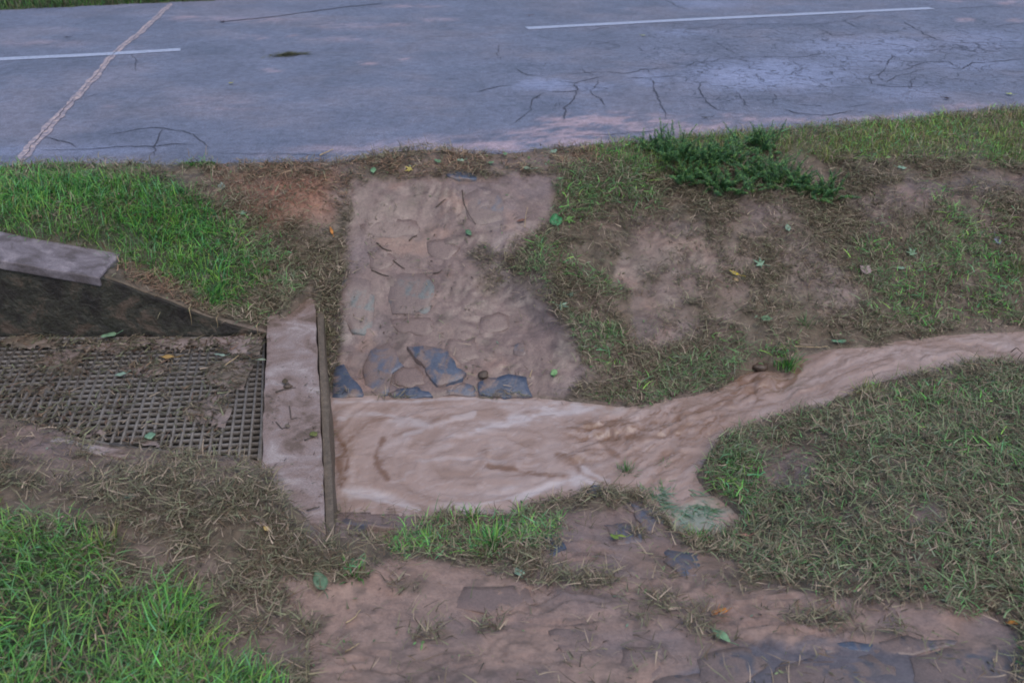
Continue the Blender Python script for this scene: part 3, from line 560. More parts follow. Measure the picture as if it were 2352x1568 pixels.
bt = crooked([tuple(p) for p in Bs]); prism("sill", loc_(bt), [p + np.array([0, 0, -.6]) for p in loc_(bt)], M['concrete'], ch, .006)
# gusset where the sill turns up into the bank
# board fixed on the stream side of the sill
d_ = (Bm[5] - Bm[1])[:2]; d_ = d_ / np.linalg.norm(d_); nrm = np.array([-d_[1], d_[0]]) * (1 if -d_[1] > 0 else -1)
b0, b1 = Bm[1][:2] + nrm * .004, Bm[5][:2] + nrm * .004 + d_ * .02
bn = 22; tt = np.linspace(0, 1, bn); mid = b0[None] * (1 - tt[:, None]) + b1[None] * tt[:, None]
wdt = .034 + .006 * vnoise(tt * 9, tt * 0, 3); inn = mid + nrm * .0; outr = mid + nrm * wdt[:, None]
topz = ZB - .022 + .006 * vnoise(tt * 7, tt * 0 + 2, 7)
ring = [np.array([*inn[i], topz[i]]) for i in range(bn)] + [np.array([*outr[i], topz[i]]) for i in range(bn - 1, -1, -1)]
prism("edge_board", loc_(ring), [np.array([p[0], p[1], -1.0]) - np.array(co) for p in ring], M['board'], ch)
# wing wall: top follows the slope
wx0 = np.array([wl, float(at(0, 600, -.09)[0]) , float(at(230, 640, -.20)[0]), wr])
X_ = np.concatenate([[wl], np.linspace(-3.0, wr, 34)])
ray_top = [(-600, 470), (0, 600), (115, 620), (230, 640), (330, 676), (400, 700), (480, 735), (560, 756), (615, 770)]
tx, tz = [], []
for (px, py) in ray_top:
    d = ray(px, py); t = WY / d[1]; tx.append(d[0] * t); tz.append(CAMH + d[2] * t)
Zt = np.interp(X_, tx, tz); Zt[0] = tz[0] + .0; jitter = .006 * vnoise(X_ * 9, X_ * 0, 2); Zt = Zt + jitter
cop_end = float(np.interp(230, [p[0] for p in ray_top], tx))
front = [np.array([x, WY + .004 * vnoise(np.array(x * 8), np.array(1.), 5), z]) for x, z in zip(X_, Zt)]
ring_f = front + [np.array([X_[-1], WY, -1.0]), np.array([X_[0], WY, -1.0])]
ring_b = [p + np.array([0, .14, 0]) for p in ring_f]
prism("wing_wall", loc_(ring_f), loc_(ring_b), M['wall'], ch, 0)
ww = ch.children[-1] if False else bpy.data.objects['wing_wall']
cx_ = [x for x in X_ if x < cop_end] + [cop_end]; cz_ = np.interp(cx_, tx, tz) + .012
r1 = [np.array([x, WY - .012, z]) for x, z in zip(cx_, cz_)]; r2 = [np.array([x - .13 * (x > -1.9) * sstep(-2.6, cop_end, np.array(x)), WY + .30, z]) for x, z in zip(cx_, cz_)][::-1]
cap = prism("coping", loc_(r1 + r2), [p + np.array([0, 0, -.055]) for p in loc_(r1 + r2)], M['coping'], ww, .008)
# near kerb
kp = [at(745, 1228, ZB + .0), at(700, 1155, ZB), at(650, 1098, ZB), at(600, 1063, ZB), at(520, 1051, ZB), at(420, 1040, ZB), at(250, 1022, ZB), at(120, 996, ZB), at(0, 972, ZB), at(-500, 880, ZB)]
inn = [np.array(p) + np.array([0, 0, -.012]) for p in kp[3:]]; out = [p + np.array([-.02, -.055, 0]) for p in inn]
ring = inn + out[::-1]; prism("kerb", loc_(ring), [p + np.array([0, 0, -.5]) for p in loc_(ring)], M['concrete'], ch, .006)
# chamber floor of silt
fl = [np.array([wl, WY, -.66]), np.array([wr + .1, WY, -.66]), np.array([float(Bm[7, 0]) + .05, float(Bm[7, 1]) - .1, -.66]), np.array([wl, 2.6, -.66])]
prism("silt_bed", loc_(fl), [p + np.array([0, 0, -.1]) for p in loc_(fl)], M['wall'], ch)

# ------------------------------------------------------------------ grating
gr = empty("metal_grating", tuple(float(v) for v in at(300, 920, ZG))); tag(gr, "flat galvanised grating clogged with mud and mown grass, inside the culvert walls", "grating")
go = np.array(gr.location)
ld = np.array([-math.sin(math.radians(11)), math.cos(math.radians(11))]); rd = np.array([math.cos(math.radians(4.5)), math.sin(math.radians(4.5))])
O_ = at(600, 1060, ZG)[:2]                 # near right corner
limit = [(wl, WY - .012), (wr - .004, WY - .012), (float(at(601, 1062, ZG)[0]) - .004, float(at(601, 1062, ZG)[1]))] + [(float(c[0]), float(c[1]) + .005) for c in cr[1:]] + [(wl, float(cr[-1][1]))]
GV, GQ = [], []; gb = 0
def bar(p, q, w, z0, z1):
    global gb
    p, q = np.array(p), np.array(q); L_ = np.linalg.norm(q - p)
    if L_ < .02: return
    d = (q - p) / L_; n_ = np.array([-d[1], d[0]]) * w / 2
    c8 = [np.array([*(c), z]) - go for z in (z1, z0) for c in (p + n_, q + n_, q - n_, p - n_)]
    GV.extend(c8); GQ.extend([[gb + k for k in f] for f in ((0, 1, 2, 3), (7, 6, 5, 4), (0, 4, 5, 1), (1, 5, 6, 2), (2, 6, 7, 3), (3, 7, 4, 0))]); gb += 8
def clip(o, d, L0, L1):                    # the stretch of a line inside the grating's outline
    t = np.linspace(L0, L1, 1400); P = o[None] + d[None] * t[:, None]; s = np.nonzero(inside(P[:, 0], P[:, 1], limit))[0]
    if len(s) < 8: return None
    br = np.nonzero(np.diff(s) > 1)[0]; 
    if len(br): s = s[:br[0] + 1]
    return P[s[0]], P[s[-1]]
pitchL = .0455; pitchR = .0475
for k in range(0, 76):
    c = clip(O_ - rd * (k * pitchL + .012), ld, -1.2, 1.8)
    if c: bar(c[0], c[1], .0112, ZG - .03, ZG + .002)
for k in range(-16, 30):
    c = clip(O_ + ld * (k * pitchR + .01), -rd, -.3, 3.6)
    if c: bar(c[0], c[1], .0092, ZG - .028, ZG - .0015)
mesh_np("lattice", np.array(GV), quads=np.array(GQ), mat=M['steel'], smooth=False, parent=gr)
GV, GQ, gb = [], [], 0
n_l = len(limit)
for i in (0, 1, 2, 3):
    bar(limit[i], limit[i + 1], .012, ZG - .035, ZG + .005)
mesh_np("frame", np.array(GV), quads=np.array(GQ), mat=M['steel'], smooth=False, parent=gr)

# ------------------------------------------------------------------ slabs set in the banks
def Z4(p): return [(702.3 + .375 * x, 359.3 + .375 * y) for x, y in p]
slabs = [
 (Z4([(225,770),(300,745),(400,770),(430,830),(430,950),(400,1060),(350,1110),(290,1100),(250,1020),(190,960),(210,850)]), 'green', .014, "tall greenish grey slab left in the muddy chute, near the sill board"),
 (Z4([(520,740),(600,725),(740,730),(790,800),(780,900),(750,965),(620,975),(530,970),(500,880)]), 'green', .012, "squarish grey slab thinly covered in mud, right of the tall greenish slab"),
 (Z4([(175,1300),(240,1290),(270,1360),(320,1400),(355,1470),(345,1500),(165,1490)]), 'dkblue', .016, "dark blue slab at the waterline in the corner beside the sill board"),
 (Z4([(390,1190),(500,1130),(560,1220),(600,1290),(540,1340),(520,1390),(500,1465),(370,1475),(355,1330)]), 'blugrey', .014, "bluish grey slab running down into the water beside the dark blue corner slab"),
 (Z4([(620,1180),(720,1170),(860,1200),(930,1310),(985,1350),(960,1385),(880,1395),(840,1415),(790,1410),(740,1330),(680,1260)]), 'blue', .022, "slanting blue slab with a mud streak, in the middle of the chute's foot"),
 (Z4([(1050,1400),(1110,1380),(1300,1350),(1350,1370),(1370,1440),(1385,1485),(1300,1500),(1060,1485)]), 'dkblue', .018, "clean blue slab at the water's edge, rightmost at the chute's foot"),
 (Z4([(500,1450),(560,1430),(680,1430),(750,1460),(770,1490),(640,1505),(520,1500)]), 'dkblue', .010, "low blue grey slab half under water below the pink muddy slab"),
 (Z4([(530,1320),(600,1285),(690,1290),(730,1350),(720,1400),(640,1425),(540,1400)]), 'mudslab', .022, "rounded slab coated in pink mud between the grey and the slanting blue slab"),
 (Z4([(960,230),(1040,205),(1190,220),(1220,300),(1200,400),(1100,430),(1030,420),(980,350)]), 'grey', .008, "smooth grey slab near the top of the muddy chute"),
 (Z4([(520,1000),(760,985),(790,1060),(760,1100),(560,1080)]), 'mudslab', .020, "flat mud coated slab with a dark lower edge, below the squarish grey slab"),
 (Z4([(1060,1000),(1180,960),(1250,980),(1240,1060),(1150,1090),(1070,1095)]), 'mudslab', .018, "mud coated slab with a dark lower edge at the right of the chute"),
 (Z4([(1255,1160),(1330,1140),(1360,1200),(1330,1225),(1265,1215)]), 'grey', .010, "small grey stone at the lower right of the chute, in bare mud"),
 (Z4([(850,110),(960,95),(1055,125),(1050,155),(900,145)]), 'blue', .010, "narrow bluish slab at the top edge of the chute under the dead grass"),
 (Z4([(330,420),(480,380),(680,400),(700,480),(520,500),(350,480)]), 'mudslab', .010, "broad mud covered slab in the upper left of the chute"),
 (Z4([(740,520),(850,510),(940,560),(880,640),(760,620)]), 'mudslab', .008, "mud covered slab in the middle of the upper chute"),
 (Z4([(380,590),(500,570),(560,640),(480,700),(390,690)]), 'mudslab', .008, "mud covered slab just above the tall greenish slab"),
 (Z4([(870,1110),(1040,1120),(1060,1230),(940,1280),(850,1190)]), 'mudslab', .012, "mud covered slab right above the slanting blue slab"),
 (Z4([(770,1420),(860,1425),(960,1395),(1040,1410),(1050,1470),(900,1480),(790,1475)]), 'blugrey', .006, "low grey slab between the slanting blue and the rightmost blue slab, at the waterline"),
 ([(1500,1560),(1600,1540),(1700,1590),(1760,1645),(1500,1640)], 'wetgrey', .008, "dark wet slab at the very bottom edge, left end of the paved track"),
 ([(2000,1475),(2090,1462),(2200,1470),(2180,1488),(2090,1505),(2010,1502)], 'wetgrey', .008, "narrow grey slab on the paved track, just right of the narrow blue slab"),
 ([(790,1182),(850,1175),(930,1184),(938,1202),(900,1224),(850,1217),(780,1207)], 'blugrey', .018, "dark blue slab on the near bank beside the end of the sill board"),
 ([(1385,1205),(1440,1203),(1478,1225),(1475,1247),(1420,1252)], 'blugrey', .012, "blue stone in pink mud on the near bank, left of the side puddle"),
 ([(1530,1260),(1600,1272),(1620,1320),(1560,1324),(1525,1290)], 'blugrey', .012, "blue stone on the near bank below the side puddle"),
 ([(1365,1128),(1400,1136),(1470,1150),(1500,1180),(1460,1178),(1390,1150)], 'grey', .012, "grey stone edge where the side puddle leaves the stream"),
 ([(1440,1150),(1480,1152),(1530,1200),(1520,1235),(1480,1215)], 'blugrey', .010, "long bluish slate along the left margin of the side puddle"),
 ([(1240,1225),(1280,1220),(1300,1260),(1270,1280),(1245,1260)], 'dkblue', .008, "small dark blue stone in mud right of the near bank grass tuft"),
 ([(1600,1515),(1660,1490),(1720,1482),(1765,1525),(1700,1580),(1620,1600)], 'wetgrey', .010, "grey slab at the bottom edge of the view, leftmost of the paved track"),
 ([(1780,1535),(1850,1510),(2000,1505),(2060,1535),(2050,1640),(1760,1640)], 'wetgrey', .010, "broad grey slab in the middle of the paved track at the bottom right"),
 ([(1880,1480),(1960,1470),(2010,1478),(2000,1496),(1890,1500)], 'blue', .008, "narrow blue slab above the broad grey slab of the paved track"),
 ([(2090,1510),(2180,1490),(2290,1480),(2330,1530),(2340,1600),(2120,1620)], 'wetgrey', .010, "large grey slab at the far right of the paved track"),
 ([(880,1228),(940,1230),(950,1250),(900,1262),(860,1250)], 'mudslab', .010, "muddy stone below the dark blue slab on the near bank"),
 ([(1260,1445),(1340,1430),(1400,1450),(1380,1490),(1290,1500)], 'mudslab', .008, "mud covered slab in the bare flat mud at the bottom centre"),
 ([(1060,1350),(1200,1340),(1230,1385),(1130,1410),(1050,1395)], 'mudslab', .007, "mud covered slab in the flat mud below the near bank grass tuft"),
 ([(1430,1490),(1520,1480),(1560,1520),(1500,1560),(1420,1545)], 'mudslab', .008, "mud covered slab at the bottom, left of the paved track"),
]
import bmesh
for si, (poly, mt, prot, label) in enumerate(slabs):
    G = on_ground([p[0] for p in poly], [p[1] for p in poly]); c = G.mean(0)
    A = np.c_[G[:, :2] - c[:2], np.ones(len(G))]; co3, *_ = np.linalg.lstsq(A, G[:, 2], rcond=None)
    pts = []
    n = len(G)
    for i in range(n):                     # roughen the outline
        a_, b_ = G[i], G[(i + 1) % n]; k = max(2, int(np.linalg.norm((b_ - a_)[:2]) / .035))
        for j in range(k):
            p = a_ + (b_ - a_) * j / k; p = p + .011 * np.array([vnoise(np.array(p[0] * 30), np.array(p[1] * 30 + si), 1), vnoise(np.array(p[0] * 30 + 9), np.array(p[1] * 30), 2), 0]); pts.append(p)
    zpl = lambda x, y: co3[0] * (x - c[0]) + co3[1] * (y - c[1]) + co3[2]
    me = bpy.data.meshes.new("flagstone"); V = []; F_ = []; m_ = len(pts); k_ = 1.0 if mt in ('blue', 'dkblue') else .55; k_ = .22 if mt == 'mudslab' else (.35 if mt in ('green', 'grey') else k_); k_ *= (.6 if mt != 'mudslab' and poly[0][1] < 1400 else .45) if poly[0][1] > 1100 else 1; prot = prot * k_; rings = [(1.0, -.05), (1.0, prot - .003), (.975, prot), (.6, prot + .0005), (.25, prot + .001)]
    for (s_, dz_) in rings:
        for p in pts:
            x, y = c[0] + (p[0] - c[0]) * s_, c[1] + (p[1] - c[1]) * s_
            V.append((x, y, zpl(x, y) + dz_ + .004 * float(fbm(np.array(x * 9), np.array(y * 9), 3, 77)) - (0 if s_ < 1 else .001)))
    V.append((c[0], c[1], co3[2] + prot + .002)); 
    for r_ in range(len(rings) - 1):
        for i in range(m_): F_.append((r_ * m_ + i, r_ * m_ + (i + 1) % m_, (r_ + 1) * m_ + (i + 1) % m_, (r_ + 1) * m_ + i))
    q = (len(rings) - 1) * m_
    for i in range(m_): F_.append((q + i, q + (i + 1) % m_, len(V) - 1))
    V = [(x - c[0], y - c[1], z - c[2]) for x, y, z in V]; me.from_pydata(V, [], F_); me.update()
    bm = bmesh.new(); bm.from_mesh(me); bmesh.ops.recalc_face_normals(bm, faces=bm.faces); bm.to_mesh(me); bm.free()
    for pf in me.polygons: pf.use_smooth = True
    me.materials.append(M[mt]); o = bpy.data.objects.new("flagstone", me); S.collection.objects.link(o); o.location = [float(v) for v in c]
    tag(o, label, "flagstone", "flat stones set in the ditch banks")

# ------------------------------------------------------------------ blades
def blades(name, P, az, lean, curl, length, width, col, mat, segs=3, roll=0.35, parent=None, dim=.0):
    n = len(P); P = np.asarray(P, np.float32); V = np.empty((n, 2 * segs + 1, 3), np.float32)
    ha = np.stack([np.cos(az), np.sin(az)], -1); sv = np.stack([-np.sin(az), np.cos(az), np.zeros(n)], -1)
    sv[:, 2] = rng.uniform(-roll, roll, n); pos = P.copy(); step = (length / segs)
    tw = rng.normal(0, .35, n)
    for k in range(segs + 1):
        t = k / segs; w = width * (1 - t) ** .7 * .5
        if k < segs:
            V[:, 2 * k] = pos + sv * w[:, None]; V[:, 2 * k + 1] = pos - sv * w[:, None]
        else: V[:, 2 * k] = pos
        th_ = lean + curl * t; a2 = az + tw * t; ha = np.stack([np.cos(a2), np.sin(a2)], -1)
        pos = pos + np.concatenate([ha * (np.sin(th_) * step)[:, None], (np.cos(th_) * step)[:, None]], -1)
    b = (np.arange(n) * (2 * segs + 1))[:, None]
    Q = np.concatenate([b + np.array([[2 * k, 2 * k + 1, 2 * k + 3, 2 * k + 2]]) for k in range(segs - 1)], 0) if segs > 1 else None
    T = b + np.array([[2 * segs - 2, 2 * segs - 1, 2 * segs]])
    C = np.repeat(col[:, None, :], 2 * segs + 1, 1)
    return mesh_np(name, V.reshape(-1, 3), quads=Q, tris=T, mat=mat, cols=C.reshape(-1, 3), parent=parent, smooth=True)
def pick(pal, n, jit=.18):
    c = pal[rng.integers(0, len(pal), n)]; return np.clip(c * (1 + rng.normal(0, jit, (n, 1))), .004, 1)
PAL_L = linA([(88,150,66),(74,132,60),(106,160,80),(60,108,56),(122,158,70),(86,140,96),(50,88,50)], 1.4)
PAL_Y = linA([(128,146,72),(108,138,68),(98,126,66),(146,142,90),(88,134,60),(136,128,86)], 1.3)
PAL_G = linA([(84,112,70),(100,118,84),(78,96,66),(112,120,88),(84,124,72),(104,112,92)], 1.4)
PAL_O = linA([(116,108,86),(102,100,76),(130,116,98),(88,84,66),(110,112,86),(140,124,108),(94,78,62),(72,64,50)], 1.2)
PAL_S = linA([(142,112,92),(120,92,76),(156,130,104),(100,80,66),(128,104,84),(110,104,82)], 1.1)
KB = [(float(p[0]), float(p[1])) for p in (at(602, 1060, ZG), at(520, 1049, ZG), at(250, 1020, ZG), at(235, 1050, ZG), at(400, 1058, ZG), at(520, 1072, ZG), at(620, 1092, ZG))]
def scatter(n, x0=-4.4, x1=5.0, y0=1.05, y1=8.2):
    x = rng.uniform(x0, x1, n); y = rng.uniform(y0, y1, n)
    z = hz(x, y); px, py = proj(x, y, z)
    ok = (y < edgeY(x) + .02) & (px > -420) & (px < 2760) & (py < 1800) & (sdist(x, y, WP) < .006 + .02 * (fbm(x * 6, y * 6, 2, 150) > .1)) & ~(inside(x, y, CH) & ~((y > WY + .02) & (x > cop_end))) & (sdist(x, y, [(float(p[0]), float(p[1])) for p in Bm]) < .0)
    onc = (x < cop_end + .02) & (y > WY - .02) & (y < WY + .31); ok &= ~onc; ok &= sdist(x, y, KB) < -.012
    return x[ok], y[ok], z[ok], px[ok], py[ok]
clump = lambda x, y, s, sd: fbm(x * s, y * s, 3, sd) * .5 + .5

# lush grass
x, y, z, px, py = scatter(1100000); Lm = look(lush, px, py); Ly = look(lushR, px, py)
cl = clump(x, y, 3.5, 101)
kp_ = rng.random(len(x)) < np.clip(Lm * 1.2, 0, 1) * (.5 + .5 * sstep(.3, .6, cl)) * .42 * (1 + .3 * (y > 4)) 
x1, y1, z1, c1 = x[kp_], y[kp_], z[kp_], cl[kp_]; n = len(x1); q1 = clump(x1, y1, 9, 103)
cc = pick(PAL_L, n); tq = sstep(.35, .7, clump(x1, y1, 2.2, 105))[:, None]; cc = cc * (1 - .35 * tq) + pick(PAL_Y, n) * .35 * tq
dead = (rng.random(n) < .07)[:, None]; cc = np.where(dead, pick(PAL_S, n), cc)
flow = fbm(x1 * 1.5, y1 * 1.5, 3, 107) * 3 - 1.2
blades("lush_grass", np.c_[x1, y1, z1 - .008], flow + rng.normal(0, 1.5, n), np.abs(rng.normal(.35, .45, n)), rng.uniform(.5, 2.3, n), rng.uniform(.05, .14, n) * (.7 + .6 * q1) * (.55 + .45 * (y1 < 5.2)), rng.uniform(.003, .0075, n), cc, M['grass'], 4)
tag(bpy.data.objects['lush_grass'], "bright green unmown grass on the left bank and in the near left corner", "grass", kind='stuff')
kp_ = rng.random(len(x)) < np.clip(Ly * 1.2, 0, 1) * (.35 + .65 * sstep(.3, .55, cl)) * .34
x1, y1, z1 = x[kp_], y[kp_], z[kp_]; n = len(x1); cc = pick(PAL_Y, n)
g_ = (sstep(.5, .7, clump(x1, y1, 2.5, 111)))[:, None]; cc = cc * (1 - g_) + pick(PAL_L, n) * g_; cc = np.where((rng.random(n) < .16)[:, None], pick(PAL_S, n), cc)
blades("verge_grass", np.c_[x1, y1, z1 - .006], rng.uniform(-3.14, 3.14, n), np.abs(rng.normal(.3, .3, n)), rng.uniform(.4, 1.6, n), rng.uniform(.03, .085, n), rng.uniform(.003, .006, n), cc, M['grass'], 3)
tag(bpy.data.objects['verge_grass'], "short yellowish green grass along the right hand road edge", "grass", kind='stuff')
# matted mown grass, washed flat
x, y, z, px, py = scatter(1400000); mu = look(mud, px, py); lu = np.maximum(look(lush, px, py), look(lushR, px, py)); gg = look(green, px, py); st = look(straw, px, py); ol = look(olive, px, py)
cl = clump(x, y, 4.5, 121); cl2 = clump(x, y, 14, 123)
dens = (1 - mu) * np.clip(sstep(.34, .62, cl * .5 + cl2 * .5) + .35 * ol + .4 * gg, .1, 1) * (1 - .8 * np.clip(lu, 0, 1)) + .5 * look(tang, px, py) + .06 * mu * sstep(.45, .75, cl2) + .38 * mu * sstep(1120, 1020, py) * sstep(1330, 1430, px) * sstep(.35, .7, cl)
kp_ = rng.random(len(x)) < dens * .85
x1, y1, z1, gg, st, ol = x[kp_], y[kp_], z[kp_], gg[kp_], st[kp_], ol[kp_]; n = len(x1)
cc = pick(PAL_O, n, .22); cc = np.where((rng.random(n) < gg * .6 * sstep(.4, .62, clump(x1, y1, 5, 125)))[:, None], pick(PAL_G, n), cc); cc = np.where((rng.random(n) < ol * .32)[:, None], pick(PAL_G, n) * .95, cc)
brt = (rng.random(n) < .3 * gg * sstep(.45, .65, clump(x1, y1, 3, 129)))[:, None]; cc = np.where(brt, pick(PAL_L, n), cc); cc = np.where((rng.random(n) < st * .85)[:, None], pick(PAL_S, n), cc)
up = (rng.random(n) < .12 + .25 * gg)
lean = np.where(up, rng.uniform(.3, 1.0, n), rng.uniform(1.15, 1.6, n)); curl = np.where(up, rng.uniform(.3, 2.0, n), rng.uniform(-.35, .7, n))
lift = rng.uniform(-.002, .026, n) * (1 - .5 * st)
flow = fbm(x1 * 2.2, y1 * 2.2, 3, 127) * 4; big = rng.random(n) < .22 + .25 * look(tang, *proj(x1, y1, z1)); cc = cc * np.where(big, 1.12, .95)[:, None]; lift = lift + .012 * big + .022 * sstep(.5, .75, clump(x1, y1, 7, 151)) * rng.random(n)
blades("matted_grass", np.c_[x1, y1, z1 + lift], flow + rng.normal(0, 1.7, n), lean, curl, np.where(big, rng.uniform(.045, .095, n), rng.uniform(.02, .06, n)), np.where(big, rng.uniform(.003, .0056, n), rng.uniform(.0022, .0052, n)), cc, M['litter'], 3, .5)
tag(bpy.data.objects['matted_grass'], "flattened muddy olive and brown mown grass matted over both ditch banks", "grass", kind='stuff')

# plant litter: small torn leaves and clippings, also on the grating
def litter(name, P, size, cols, label):
    n = len(P); az = rng.uniform(0, 6.28, n); a2 = size * rng.uniform(.7, 1.3, n); w = a2 * rng.uniform(.25, .5, n)
    t = rng.normal(0, .35, (n, 2)); u = np.stack([np.cos(az), np.sin(az), t[:, 0]], -1); v = np.stack([-np.sin(az), np.cos(az), t[:, 1]], -1); c = P + np.array([0, 0, .006])
    V = np.stack([c - u * a2[:, None] / 2, c + v * w[:, None] / 2 + [0, 0, .003], c + u * a2[:, None] / 2, c - v * w[:, None] / 2], 1)
    o = mesh_np(name, V.reshape(-1, 3), quads=(np.arange(n) * 4)[:, None] + np.arange(4)[None], mat=M['litter'], cols=np.repeat(cols, 4, 0), smooth=False); tag(o, label, "plant litter", kind='stuff')
kp_ = rng.random(len(x)) < (dens * .018 + .006 * mu * sstep(.5, .7, cl2) + .03 * look(straw, px, py)); n = kp_.sum()
litter("leaf_litter", np.c_[x[kp_], y[kp_], z[kp_]], rng.uniform(.008, .026, n), pick(np.concatenate([PAL_O, PAL_G, linA([(120,140,120),(70,56,48),(60,50,44)])]), n, .2), "small torn leaf scraps scattered over the matted banks")
N = 22000; sx_ = rng.uniform(-.2, 1.6, N) ; sy_ = rng.uniform(2.4, 3.6, N); qx_, qy_ = proj(sx_, sy_, sx_ * 0 - .785); sub = area([(1440,1128),(1530,1120),(1610,1120),(1700,1180),(1710,1215),(1650,1240),(1560,1200),(1500,1150)], 14)
kp_ = (rng.random(N) < look(sub, qx_, qy_) * sstep(.35, .6, clump(sx_, sy_, 9, 161))) ; sx_, sy_ = sx_[kp_], sy_[kp_]; n = len(sx_)
blades("drowned_grass", np.c_[sx_, sy_, -.79 + rng.uniform(-.006, .008, n)], rng.normal(-.6, .7, n), rng.uniform(1.3, 1.52, n), rng.uniform(0, .2, n), rng.uniform(.03, .09, n), rng.uniform(.003, .006, n), pick(linA([(108,140,118),(96,128,104),(126,146,130),(92,120,84)]), n), M['litter'], 3, .3)
tag(bpy.data.objects['drowned_grass'], "greyish green grass combed flat by shallow water in the side puddle", "grass", kind='stuff')
N = 5000; bx_ = rng.uniform(-1.5, -.6, N); by_ = rng.uniform(2.6, 4.9, N); kp_ = (sdist(bx_, by_, [(float(p[0]), float(p[1])) for p in Bm]) > .0) & (rng.random(N) < .01 + .5 * sstep(.52, .72, clump(bx_, by_, 6, 163)) + .8 * sstep(3.25, 2.9, by_) * sstep(.4, .6, clump(bx_, by_, 12, 164))); bx_, by_ = bx_[kp_], by_[kp_]; n = len(bx_)
blades("sill_debris", np.c_[bx_, by_, ZB + .003 + rng.uniform(0, .006, n)], rng.normal(.3, .8, n), rng.uniform(1.45, 1.6, n), rng.uniform(-.1, .1, n), rng.uniform(.008, .035, n), rng.uniform(.002, .005, n), pick(np.concatenate([PAL_O * .7, PAL_S * .6]), n, .25), M['litter'], 2, .4)
tag(bpy.data.objects['sill_debris'], "thin wet scraps of grass stuck to the muddy sill", "plant litter", kind='stuff')
x, y, z, px, py = scatter(240000); mu = look(mud, px, py); kp_ = rng.random(len(x)) < mu * (.004 + .10 * sstep(.58, .78, clump(x, y, 5, 165)) * sstep(.45, .7, clump(x, y, 18, 166))); x, y, z = x[kp_], y[kp_], z[kp_]; n = len(x)
blades("mud_debris", np.c_[x, y, z + rng.uniform(.001, .006, n)], rng.normal(.2, 1.2, n), rng.uniform(1.4, 1.6, n), rng.uniform(-.1, .15, n), rng.uniform(.012, .05, n), rng.uniform(.002, .006, n), pick(np.concatenate([PAL_O * .55, linA([(70,56,48),(86,70,60)])]), n, .25), M['litter'], 2, .5)
tag(bpy.data.objects['mud_debris'], "dark wet grass scraps half sunk in the bare mud", "plant litter", kind='stuff')
x, y, z, px, py = scatter(260000); kp_ = rng.random(len(x)) < look(green, px, py) * .10 * sstep(.4, .65, clump(x, y, 6, 171)); n = kp_.sum()
litter("ground_cover", np.c_[x[kp_], y[kp_], z[kp_] + rng.uniform(.01, .05, n)], rng.uniform(.010, .024, n), pick(np.concatenate([PAL_L * .75, PAL_G * .85]), n, .15), "small broad leaved weeds growing through the green grass")
# stuff lying on the grating
N = 60000; gx = rng.uniform(wl + .9, wr, N); gy = rng.uniform(2.7, WY, N); ok = inside(gx, gy, limit); gx, gy = gx[ok], gy[ok]; gpx, gpy = proj(gx, gy, gx * 0 + ZG)
cov = np.zeros_like(RX)
for (cx, cy, rx_, ry_, k) in [(540,860,90,50,1),(600,860,40,60,.9),(400,790,260,20,1),(560,790,80,40,1),(480,960,90,40,.85),(340,850,70,30,.8),(130,830,90,40,.7),(60,790,90,20,.9),(120,960,120,40,.5),(60,1000,120,25,1),(330,1030,90,18,1),(200,1000,80,14,1),(580,920,40,90,.6),(440,1050,80,10,.7),(250,940,50,25,.4),(600,840,30,110,.8),(0,900,60,60,.5),(300,900,60,20,.6),(400,900,60,16,.5),(100,900,80,25,.7),(180,850,60,20,.7),(470,920,60,16,.8),(520,1000,50,20,.55),(250,800,120,18,.8)]:
    cov = mx(cov, k * sstep(1.25, .4, np.hypot((RX + wob * 1.4 - cx) / rx_, (RY + wob2 * 1.4 - cy) / ry_)))
cg = look(cov, gpx, gpy); kp_ = rng.random(len(gx)) < cg ** 1.5 * .36 + .03; gx, gy, cg = gx[kp_], gy[kp_], cg[kp_]; n = len(gx)
blades("grating_debris", np.c_[gx, gy, ZG + .004 + rng.uniform(0, .022, n) * cg], fbm(gx * 3, gy * 3, 2, 131) * 3 + rng.normal(0, .8, n), rng.uniform(1.35, 1.6, n), rng.uniform(-.15, .3, n), rng.uniform(.02, .08, n), rng.uniform(.003, .009, n), pick(np.concatenate([PAL_O * .85, PAL_O * .6, PAL_S * .5]), n, .22), M['litter'], 3, .5)
tag(bpy.data.objects['grating_debris'], "wet brown grass clippings caught in patches on the metal grating", "plant litter", kind='stuff')
# muddy cakes on the grating and the sill: thin lumpy sheet following the coverage
mgx = np.arange(wl + .9, wr + .02, .014); mgy = np.arange(2.75, WY, .014); AX2, AY2 = np.meshgrid(mgx, mgy); p2x, p2y = proj(AX2, AY2, AX2 * 0 + ZG)
cv = look(cov, p2x, p2y) + .25 * fbm(AX2 * 9, AY2 * 9, 4, 141); kk = (cv > .66) & inside(AX2, AY2, limit)
Q = grid_quads(len(mgx), len(mgy)); kf = kk.ravel()[Q].all(1); Q = Q[kf]; used = np.unique(Q); rm = np.full(AX2.size, -1); rm[used] = np.arange(len(used))
zz = ZG - .004 + .022 * sstep(.6, 1.0, cv) + .006 * fbm(AX2 * 30, AY2 * 30, 3, 142)
cc2 = mixA(np.broadcast_to(C3(104, 92, 80), AX2.shape + (3,)).copy(), C3(130, 114, 108), sstep(.4, .7, fbm(AX2 * 6, AY2 * 6, 3, 143) * .5 + .5))
o = mesh_np("silt", np.stack([AX2, AY2, zz], -1).reshape(-1, 3)[used], quads=rm[Q], mat=M['ground'], cols=cc2.reshape(-1, 3)[used], attrs={'wet': np.full(len(used), .6)}); tag(o, "caked mud lying in patches on the metal grating", "mud", kind='stuff')
N = 26000; gx = rng.uniform(wl + .9, wr, N); gy = rng.uniform(2.7, WY, N); ok = inside(gx, gy, limit); gx, gy = gx[ok], gy[ok]; n = len(gx)
